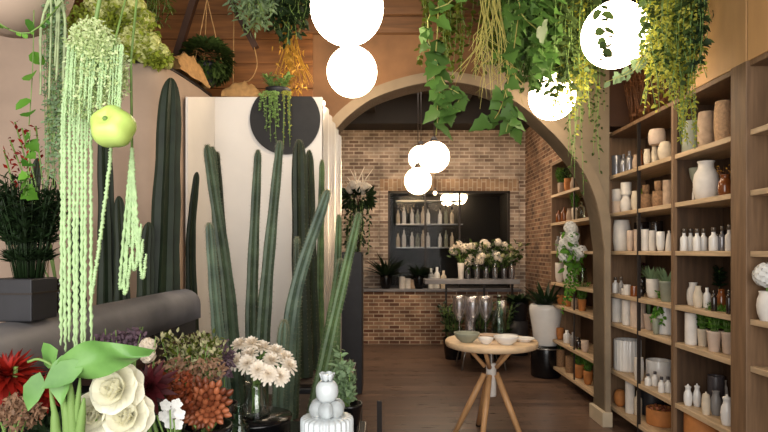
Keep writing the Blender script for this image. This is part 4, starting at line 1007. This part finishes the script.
# yellow-green tangle behind (middle)
def mass(name,label,u0,u1,y,n,vb0,vb1,L,W,mt,shape='ovate',nl=34,top=-10,hangv=.6,sp=.02,su='stem green',dy=.15):
    t,c=hang(name,label,(u0+u1)/2,y); st,lf=MB(),MB()
    for i in range(n):
        u=U(u0,u1); yy=y+U(-dy,dy); k=1-abs((u-(u0+u1)/2)/((u1-u0)/2))*.4
        vb=vb0+(vb1-vb0)*R()*k
        vine(st,lf,[c+V((U(-.12,.12),U(-.1,.1),.02)),at(u,top+U(-15,5),yy),at(u+U(-6,6),(top+vb)/2,yy+U(-.05,.05)),at(u+U(-8,8),vb,yy)],nl,L,W,shape,.0022,hangv,.35,sp)
    st.build('stems',su,t); lf.build('leaves',mt,t); return t
mass('hanging_foliage','olive small-leaved tangle hanging behind the bare stems',425,505,4.25,34,30,88,.05,.032,'olive leaf',nl=26)
mass('hanging_foliage','dense mid-green foliage hanging left of the ivy-crossed globe',500,592,3.95,80,45,102,.05,.034,'mid leaf',nl=34)
mass('hanging_foliage','shadowy deep green foliage hanging behind the fresh ivy',492,590,4.68,60,30,90,.06,.042,'dark leaf',nl=30)
mass('hanging_foliage','fresh green leafy spray low over the half hidden globe',505,552,3.8,24,60,98,.085,.07,'ivy leaf',shape='ivy',nl=16)
mass('hanging_foliage','yellow-green trailing foliage between the two right globes',560,592,4.1,28,80,150,.036,.024,'lime leaf',nl=46)
mass('hanging_foliage','thin dark tendrils trailing down over the arch pier',566,604,4.6,16,110,205,.035,.024,'mid leaf',nl=34)
mass('hanging_foliage','dark leafy tangle above the ivy-crossed globe',560,650,4.25,34,10,60,.05,.034,'dark leaf',nl=24)
t,c=hang('hanging_ivy','single ivy strand with round leaves crossing the upper right globe',603,3.2)
st,lf=MB(),MB(); vine(st,lf,[c,at(601,-8,3.2),at(602,20,3.18),at(606,40,3.18),at(600,60,3.18)],22,.058,.052,'round',.002,.5,.2,.01)
st.build('vine','stem green',t); lf.build('leaves','mid leaf',t)
t,c=hang('hanging_sprig','pale silvery ivy sprig below the upper right globe',618,3.35)
st,lf=MB(),MB(); vine(st,lf,[c,at(640,20,3.5),at(640,60,3.4),at(615,78,3.3)],9,.09,.08,'ivy',.002); vine(st,lf,[at(640,60,3.4),at(632,72,3.3),at(606,82,3.28)],9,.05,.03,'ovate',.002)
st.build('stems','straw',t); lf.build('leaves','sage leaf',t)
mass('hanging_foliage','dense lime foliage cascade hanging before the tan cupboard',648,702,3.35,85,30,112,.027,.017,'lime leaf',nl=60,sp=.025)
mass('hanging_foliage','green wisps among the lime cascade at right',640,705,3.3,26,30,100,.05,.03,'mid leaf',nl=24,sp=.02)
mass('hanging_foliage','long lime tails trailing over the top shelf vases',676,697,3.28,13,120,172,.026,.014,'lime leaf',nl=70,sp=.012,dy=.04)
mass('hanging_foliage','loose lime tendrils hanging before the dried twigs',642,668,3.6,9,90,132,.03,.018,'lime leaf',nl=40,sp=.012)
mass('hanging_foliage','dark ivy trailing along the edge of the tan cupboard',696,708,3.25,7,40,88,.04,.036,'dark leaf',shape='ivy',nl=18)
mass('hanging_foliage','dark bushy plant hanging at the top, left of the globes',268,306,4.3,40,8,48,.06,.035,'dark leaf',nl=22)
mass('hanging_foliage','pale green drooping plant left of the dark bushy one',234,272,4.3,32,8,36,.06,.022,'sage leaf',shape='lance',nl=22)
mass('hanging_foliage','thin green sprays hanging above the lime blooms',140,172,4.3,22,4,44,.05,.012,'olive leaf',shape='lance',nl=22)
t,c=hang('hanging_grass','golden dried grass hanging behind the black disc',290,4.55)
for i in range(26):
    m=MB(); u=U(266,316); p=[c,at(288+U(-8,8),30,4.5),at(290+(u-290)*.5,60,4.45),at(u,U(78,97),4.4)]; m.tube(crv(p,8),[.0045]*6+[.003,.002,.0015],4)
    for j in range(6): q=at(290+(u-290)*U(.2,.9),U(45,92),4.42); m.leaf(q,rv()+V((0,0,-1)),rv(),.05,.012,'lance')
    m.build('stalk','gold straw',t)
c=at(277,97,4.27); c.z=PT+.001; c.y=4.32; t=T('trailing_plant','string plant spilling over the black disc from the screen top','plant',c)
ves(MB(),c,'bowl',.1,.09).build('pot','charcoal',t); st,lf=MB(),MB(); st2=MB()
MB().box((c.x-.12,4.241,PT-.03),(c.x+.12,4.44,PT)).build('bracket','white paint',t)
for i in range(12): u=U(260,278); vine(st,lf,[c+V((0,0,.07)),at(u,92,4.2),at(u,100,4.12),at(u+U(-3,3),U(108,142),4.14)],24,.024,.014,'ovate',.0018,.6,.3,.008)
for i in range(6): u=U(282,290); vine(st,st2,[c+V((0,0,.07)),at(u,92,4.2),at(u,100,4.12),at(u+U(-2,2),U(118,150),4.14)],30,.016,.009,'ovate',.0018,.6,.3,.008)
spray(st,lf,c+V((0,0,.07)),30,.12,.12,.05,.025,'ovate',.5,6)
st.build('stems','stem green',t); lf.build('leaves','bright leaf',t); st2.build('yellow_leaves','lime leaf',t)

# ------------------------------------------------------------------ foreground flowers on the black table
ZF=.93
t=T('display_table','black flower display table in the left foreground','table',(-.65,1.5,0))
MB().box((-1.05,.75,ZF-.04),(-.06,1.98,ZF)).build('tabletop','black glaze',t,.006)
for x in (-1.02,-.10):
    for y in (.8,1.93): MB().box((x-.025,y-.025,0),(x+.025,y+.025,ZF-.04)).build('leg','dark iron',t)
def bucket(x,y,r,h,lab,nm='flower_bucket',m='black glaze',kind='pot'):
    return ves(MB(),(x,y,ZF),kind,r,h,22).top(nm,m,lab,'bucket',(x,y,ZF))
def head(u,v,y): return at(u,v,y)
def spiky(mb,c,ax,rad,n,L,W,shape='lance',bend=.15,cone=(.1,1.5)):
    ax=V(ax).normalized(); x=ax.cross(V((.3,.1,1))).normalized(); y=ax.cross(x)
    for i in range(n):
        a=i*2.39996; f=(i+.5)/n; th=cone[0]+(cone[1]-cone[0])*f
        d=ax*math.cos(th)+(x*math.cos(a)+y*math.sin(a))*math.sin(th)
        mb.leaf(V(c)+d*rad*.15,d,ax,L*(.6+.5*f)*U(.85,1.1),W,shape,bend,.2)
# cream chrysanthemums in a glass vase on a black stand
vc=V((at(256,0,1.8).x,1.8,ZF)); zst=at(0,416,1.8).z
MB().lathe(vc,[(.001,0),(.11,0),(.11,zst-ZF-.012),(.115,zst-ZF-.008),(.115,zst-ZF),(.001,zst-ZF)],36).top('round_stand','black glaze','low round black stand under the glass vase of cream flowers','stand',vc)
vb=V((vc.x,vc.y,zst)); MB().lathe(vb,[(.001,0),(.045,0),(.047,.004),(.036,.05),(.03,.09),(.034,.11),(.031,.11),(.027,.09),(.033,.05),(.043,.008),(.001,.006)],28).top('glass_vase','clear glass','clear flared glass vase holding the cream chrysanthemums','vase',vb)
mums=[(240,345,1.83),(252,344,1.82),(263,348,1.84),(276,352,1.84),(285,358,1.83),(289,366,1.8),(236,362,1.74),(247,364,1.72),(258,370,1.7),(268,374,1.7),(280,376,1.73),(271,361,1.8),(250,355,1.8)]
for k,(u,v,y) in enumerate(mums):
    e=at(u,v,y); row='upper' if k<6 else 'lower' if k<11 else 'inner'; num=[0,1,2,3,4,5,0,1,2,3,4,1,0][k]
    t=T('chrysanthemum',f"cream chrysanthemum, {ORD[num]} from left in the {row} row of the glass vase",'flower',vb+V((U(-.012,.012),U(-.012,.012),.012)),'cream chrysanthemums in the glass vase')
    st=MB(); st.tube(crv([V(t['_w']),vb+V((U(-.01,.01),U(-.01,.01),.1)),(vb+V((0,0,.1))).lerp(e,.6)+V((0,0,.02)),e],10),.0022,5)
    for j in range(3): st.leaf((vb+V((0,0,.12))).lerp(e,U(.2,.8)),rv()+V((0,-.3,.3)),rv(),.035,.012,'lance')
    st.build('stem','stem green',t)
    ax=(e-vb-V((0,0,.06))).normalized()+V((0,-.6,.1)); bl=MB(); spiky(bl,e,ax,.02,54,.030,.009,'petal',.15,(.05,1.75)); bl.build('bloom','cream petal',t)
bc=V((at(239,0,1.6).x,1.6,ZF)); MB().lathe(bc,[(.001,0),(.028,0),(.03,.01),(.03,.09),(.012,.12),(.011,.155),(.014,.16),(.01,.16),(.009,.12),(.026,.088),(.026,.012),(.001,.01)],22).top('glass_bottle','tinted glass','small greenish glass bottle in front of the cream flower vase','bottle',bc)
# russet bud bunch
def stalkbunch(t,c,e,n,r=.003):
    st=MB()
    for i in range(n): st.tube([c+rv(.015),(c+e)/2+rv(.015),e+rv(.03)],r,5)
    st.build('stems','stem green',t)
e=at(207,402,1.45); c=V((e.x,e.y,ZF+.06)); bucket(e.x,1.45,.065,.15,'black bucket under the russet bud bunch')
t=T('bud_bunch','russet brown bunch of plump buds below the cream flowers','flower bunch',c); stalkbunch(t,c,e-V((0,0,.03)),14)
bl=MB()
for i in range(64):
    a=i*2.4; q=math.sqrt((i+.5)/64); d=V((math.cos(a)*q,-.8*math.sqrt(max(0,1-q*q)),math.sin(a)*q)); p=e+V((d.x*.062,d.y*.05,d.z*.06)); bl.lathe(p,[(.001,-.012),(.008,-.006),(.0095,.002),(.006,.011),(.001,.017)],8,ax=d+V((0,-.1,.3)))
bl.build('buds','russet bud',t)
lf=MB(); blob(lf,190,368,40,14,1.5,260,.016,.007,.04,'ovate'); lf.build('leaves','brown floret',t)
e=at(178,392,1.4); c=V((e.x,1.42,ZF+.06)); bucket(e.x,1.42,.05,.15,'black bucket under the orange flower spray')
t=T('orange_spray','burnt orange petal spray left of the russet buds','flower bunch',c); stalkbunch(t,c,e,8); lf=MB(); blob(lf,178,395,16,27,1.38,420,.017,.009,.04,'ovate',hang=.2); lf.build('petals','orange petal',t)
# green-white filler
e=at(190,358,1.62); c=V((e.x,1.62,ZF+.05)); bucket(e.x,1.62,.06,.16,'black bucket under the pale green filler foliage')
t=T('filler_bunch','pale green and cream filler foliage behind the russet buds','foliage bunch',c); st,lf,l2=MB(),MB(),MB()
for i in range(46):
    q=at(U(160,220),U(338,378),1.62+U(-.06,.06)); st.tube([c,(c+q)/2+rv(.02),q],.0018,4)
    for j in range(16): (lf if j%3 else l2).leaf(q+rv(.022),rv()+V((0,0,.5)),rv(),.017,.009,'ovate')
st.build('stems','stem green',t); lf.build('florets','filler',t); l2.build('leaves','olive leaf',t)
e=at(223,356,1.72); c=V((e.x-.02,1.75,ZF)); t=T('mauve_sprig','dusky mauve sprig between filler foliage and cream flowers','foliage bunch',c); ves(MB(),c,'cyl',.03,.16).build('jar','dark bottle',t); stalkbunch(t,c+V((0,0,.1)),e,7,.0016); lf=MB(); blob(lf,222,360,12,18,1.72,220,.02,.01,.04,'ovate'); lf.build('florets','mauve',t)
# white five-petal cluster
e=at(172,414,1.3); c=V((e.x,1.3,ZF+.05)); bucket(e.x,1.3,.04,.12,'small black bucket under the white phlox cluster')
t=T('phlox_cluster','small pure white five-petalled cluster beside the burgundy spikes','flower',c); stalkbunch(t,c,e,5,.002); bl=MB()
for (u,v) in ((166,405),(177,404),(172,413),(164,416),(180,414),(170,423),(178,424)):
    p=at(u,v,1.29+U(-.01,.01)); ph=R()*2
    for k in range(5): a=ph+k*2*PI/5; bl.leaf(p,(math.cos(a),-.2,math.sin(a)),(0,-1,.1),.0145,.0135,'round',.1)
bl.build('blooms','white petal',t)
# burgundy spikes
e=at(150,388,1.32); c=V((e.x,1.36,ZF+.05)); bucket(e.x,1.36,.05,.15,'black bucket under the burgundy spiky flower')
t=T('burgundy_flower','dark burgundy spiky flower right of the white peony','flower',c); stalkbunch(t,c,e,3,.005); bl=MB(); spiky(bl,e,(0,-.8,.35),.02,46,.066,.018,'lance',.1,(.05,1.9)); bl.build('leaves','burgundy',t)
e=at(148,346,1.5); c=V((e.x,1.55,ZF)); t=T('blush_sprig','small blush flower sprig above the burgundy spikes','flower',c); ves(MB(),c,'cyl',.03,.15).build('jar','dark bottle',t); stalkbunch(t,c+V((0,0,.1)),e,3,.0016); bl=MB(); hydrangea(bl,e,.018,26,.012); hydrangea(bl,e+V((0,0,-.025)),.016,20,.012); bl.build('blooms','blush petal',t)
# dark purple small flowers along the back, by the ledge
for k,(u,v) in enumerate(((100,338),(118,335),(135,333))):
    e=at(u,v,1.75); c=V((e.x,1.75,ZF)); t=T('mauve_sprig',f"dusky mauve sprig near the grey ledge, {ORD[k]} from left",'foliage bunch',c,'mauve sprigs near the ledge'); ves(MB(),c,'cyl',.03,.15).build('jar','dark bottle',t); stalkbunch(t,c+V((0,0,.1)),e,5,.0016); lf=MB(); blob(lf,u,v+4,11,9,1.75,110,.02,.011,.03,'ovate'); lf.build('florets','mauve',t)
# white peony
def peony(mb,c,r,ax=(0,-1,.35)):
    ax=V(ax).normalized(); x=ax.cross(V((.2,.1,1))).normalized(); y=ax.cross(x)
    for ring,(n,th,L,W,b) in enumerate(((4,.25,.75,.7,-.25),(5,.55,.85,.85,-.3),(7,.9,1.0,1.0,-.25),(8,1.3,1.05,1.05,-.1),(8,1.6,1.05,1.1,.15))):
        for k in range(n):
            a=2*PI*(k+.5*(ring%2))/n+U(-.1,.1); o=(x*math.cos(a)+y*math.sin(a)); d=ax*math.cos(th)+o*math.sin(th)
            mb.leaf(V(c)-ax*r*.35+o*r*.08,d,ax*math.sin(th)-o*math.cos(th),r*L,r*W,'petal',b,.3)
e=at(112,404,1.2); c=V((e.x,1.23,ZF+.05)); bucket(e.x,1.23,.06,.14,'black bucket under the big white peonies')
for k,(u,v,r,lab) in enumerate(((114,389,.05,'large ivory peony under the broad green leaf, upper bloom'),(126,416,.047,'large ivory peony, lower right bloom'),(94,414,.047,'large ivory peony, lower left bloom beside green stems'))):
    e=at(u,v,1.18+.01*k); t=T('peony',lab,'flower',c+V((.01*k-.01,0,0)),'ivory peonies in the foreground'); MB().tube([V(t['_w']),e],.003).build('stem','stem green',t); bl=MB(); peony(bl,e,r,(.1*(k-1),-1,.3)); bl.build('bloom','peony petal',t)
# broad green leaf and fleshy green stems under the amaranth
c=V((at(70,0,1.15).x,1.16,ZF+.04)); bucket(c.x,1.16,.055,.13,'black bucket under the broad green leaves')
t=T('calla_plant','broad bright green leaf with thick pale green stems in front','plant',c)
lf=MB(); p0,p1=at(58,372,1.15),at(153,352,1.12)
N1,N2=18,8; vs=[]
ax=(p1-p0); L0=ax.length; ax.normalize(); sd=V((.1,-.35,.95)); sd=(sd-ax*sd.dot(ax)).normalized(); nr=ax.cross(sd)
for i in range(N1+1):
    f=i/N1; w=.038*(math.sin(PI*min(1,f*.92+.08))**.6)*(1.05 if f<.55 else 1-.9*((f-.55)/.45)**2.2)
    for j in range(-N2//2,N2//2+1):
        g_=j/(N2/2); vs.append(p0+ax*f*L0+sd*(g_*w+.012*math.sin(f*3.1))+nr*(-.014*(1-abs(g_))**1.0*-1+.008*math.sin(f*9+g_*2)))
q=N2+1; fs=[(i*q+j,i*q+j+1,(i+1)*q+j+1,(i+1)*q+j) for i in range(N1) for j in range(N2)]
lf.add(vs,fs,True); lf.build('broad_leaf','calla leaf',t)
l2=MB()
l2.leaf(at(62,355,1.14),(.1,-.3,-1),(0,-1,.2),.10,.05,'ovate',.1); l2.leaf(at(40,372,1.15),(-.2,-.3,-1),(.3,-1,.2),.08,.04,'ovate',.2); l2.leaf(at(85,362,1.13),(-.5,-.3,-.3),(.3,-1,.4),.09,.05,'ovate',.2); l2.leaf(at(58,350,1.15),(-1,-.1,-.6),(.2,-1,.5),.05,.06,'ovate',.5); l2.build('small_leaves','calla leaf',t)
for (u,v,r) in ((50,388,.006),(60,382,.007),(70,380,.009),(80,378,.006),(54,405,.01),(84,398,.009),(65,402,.011)):
    e=at(u,v,1.14); MB().tube(crv([c+V((U(-.02,.02),0,0)),e.lerp(c,.45)+rv(.006),e],8),[r*.6,r*.8,r,r*1.2,r*1.3,r*1.2,r,r*.8,r*.3],7).build('fleshy_stem','bright leaf',t)
MB().tube(crv([at(62,374,1.15),at(50,364,1.14),at(38,359,1.14),at(28,362,1.14)],8),.0028).build('tendril','bright leaf',t)
# red spiky plant
e=at(8,378,1.3); c=V((e.x,1.32,ZF+.04)); bucket(e.x,1.32,.07,.15,'black bucket under the red spiky plant')
t=T('red_bromeliad','bright red spiky-leaved plant at the left edge','plant',c); stalkbunch(t,c,e,4,.005); bl=MB()
spiky(bl,e,(.2,-.4,.85),.03,90,.085,.014,'lance',.35,(.05,1.9)); spiky(bl,e+V((.07,.02,-.04)),(.6,-.7,.2),.02,50,.055,.012,'lance',.5,(.05,1.7)); bl.build('leaves','red leaf',t)
e=at(12,422,1.22); c=V((e.x,1.2,ZF+.04)); bucket(e.x,1.2,.045,.14,'black bucket at the left edge under brown filler')
t=T('filler_bunch','brownish filler sprigs below the red spiky plant','foliage bunch',c); stalkbunch(t,c,e,6,.002); lf=MB(); blob(lf,18,412,26,18,1.24,420,.014,.007,.04,'ovate'); lf.build('florets','brown floret',t)
# dark under-foliage filling between the buckets
e=at(150,425,1.55)
for k,(u,v,y,w) in enumerate(((60,418,1.4,34),(150,425,1.5,36),(215,430,1.6,26))):
    e=at(u,v,y); c=V((e.x,y+.1,ZF)); t=T('dark_foliage',['dark foliage behind the pale green stems','dark foliage behind the burgundy spikes','dark foliage behind the russet buds'][k],'foliage bunch',c,'dark foliage between the flowers'); ves(MB(),c,'cyl',.04,.14).build('jar','dark bottle',t); stalkbunch(t,c+V((0,0,.1)),e,9,.002); lf=MB(); blob(lf,u,v,w,24,y,240,.035,.018,.06,'ovate'); lf.build('leaves','dark leaf',t)

# white glass vase, right front of the table
c=V((at(327,0,1.6).x,1.6,ZF)); k_=1.6/F; zz=lambda v:(at(0,v,1.6).z-ZF)
t=T('glass_decanter','white fluted glass vase with crown rim beside the cream flowers','vase',c)
MB().lathe(c,[(.001,0),(.07,0),(.073,.004),(.073,zz(419)),(.07,zz(417)),(.055,zz(415.5)),(.001,zz(415))],208,.04,26).build('fluted_base','milk glass',t)
m=MB()
for k in range(6):
    a=PI/6+k*PI/3; p=c+V((math.cos(a)*.031,math.sin(a)*.031,zz(408))); m.ball(p,.0235,18,1,1.05)
m.build('petal_lobes','clear acrylic',t)
MB().lathe(c,[(.02,zz(415)),(.014,zz(409)),(.012,zz(404)),(.016,zz(401))],20).build('neck','milk glass',t)
MB().lathe(c,[(.016,zz(402)),(.024,zz(400)),(.031,zz(396)),(.0325,zz(391)),(.031,zz(386)),(.024,zz(382)),(.018,zz(380.5)),(.016,zz(381)),(.001,zz(384))],40).build('cup','milk glass',t)
m=MB()
for k in range(6): a=k*PI/3+.3; d=V((math.cos(a),math.sin(a),0)); m.leaf(c+d*.015+V((0,0,zz(381.5))),d*.45+V((0,0,1)),-d,.026,.022,'petal',-.1); 
o=m.build('crown_rim','milk glass',t); so=o.modifiers.new('thickness','SOLIDIFY'); so.thickness=.003
# small shrub in a black pot behind it
c=V((at(350,0,1.95).x,1.86,ZF)); rr_=.047
t=T('potted_shrub','light green shrub in a black pot behind the white glass vase','potted plant',c)
ves(MB(),c,'pot',rr_,at(0,403,1.86).z-ZF,24).build('pot','black glaze',t); st,lf=MB(),MB()
for (u,v) in ((332,378),(337,366),(341,352),(346,372),(350,366),(352,376),(346,384),(340,388),(350,392),(336,360)):
    e=at(u,v,1.88+U(-.04,.04)); pts=crv([c+V((0,0,.07)),c.lerp(e,.6)+V((0,0,.03)),e],8); st.tube(pts,.0018,4)
    for p in pts[3:]:
        for j in range(5): lf.leaf(p+rv(.008),rv()+V((0,0,.3)),rv(),.028,.014,'ovate')
st.build('stems','stem green',t); lf.build('leaves','sage leaf',t)
# dark folding stand in the aisle
c=at(380,436,3.4); t=T('sign_stand','thin dark upright stand in the aisle by the table','stand',(at(380,0,3.4).x,3.4,0))
x=at(380,0,3.4).x; MB().bar((x,3.4,.0),(x-.004,3.4,.62),.012,.03).build('upright','dark iron',t); MB().box((x-.05,3.3,0),(x+.05,3.5,.012)).build('foot','dark iron',t)

# ------------------------------------------------------------------ light, camera
W=bpy.data.worlds.new('daylight'); bpy.context.scene.world=W; W.use_nodes=True
W.node_tree.nodes['Background'].inputs[0].default_value=(.9,.95,1,1); W.node_tree.nodes['Background'].inputs[1].default_value=.6
def area(name,loc,rot,sx,sy,e,col):
    l=bpy.data.lights.new(name,'AREA'); l.shape='RECTANGLE'; l.size=sx; l.size_y=sy; l.energy=e; l.color=col
    o=bpy.data.objects.new(name,l); C.objects.link(o); o.location=loc; o.rotation_euler=rot; return o
area('shopfront_daylight',(-.4,-1.5,2.1),(PI/2*.96,0,0),5,3,230,(1,.97,.93))
area('rear_skylight',(.6,7.2,CEIL-.05),(0,0,0),2.6,2.4,75,(1,.88,.74))
area('added_rack_fill',(x_rack,9.85,zb-.03),(0,0,0),1.0,.1,12,(1,.85,.68))  # added fill so the bottles in the recess show, no fitting there
area('added_rack_fill',(x_rack,9.72,zb-.03),(-.5,0,0),1.0,.1,4,(1,.85,.68))  # weaker tilted fill added for the bottles' fronts
cam=bpy.data.cameras.new('camera'); co=bpy.data.objects.new('camera',cam); C.objects.link(co)
co.location=(0,0,CZ); co.rotation_euler=(PI/2,0,0); cam.sensor_width=36; cam.lens=F/768*36; cam.shift_y=(HZ-216)/768; cam.clip_start=.05
s=bpy.context.scene; s.camera=co
s.view_settings.view_transform='Standard'; s.view_settings.look='None'; s.view_settings.gamma=1; s.view_settings.exposure=0
for o in bpy.data.objects:
    if '_w' in o: del o['_w']
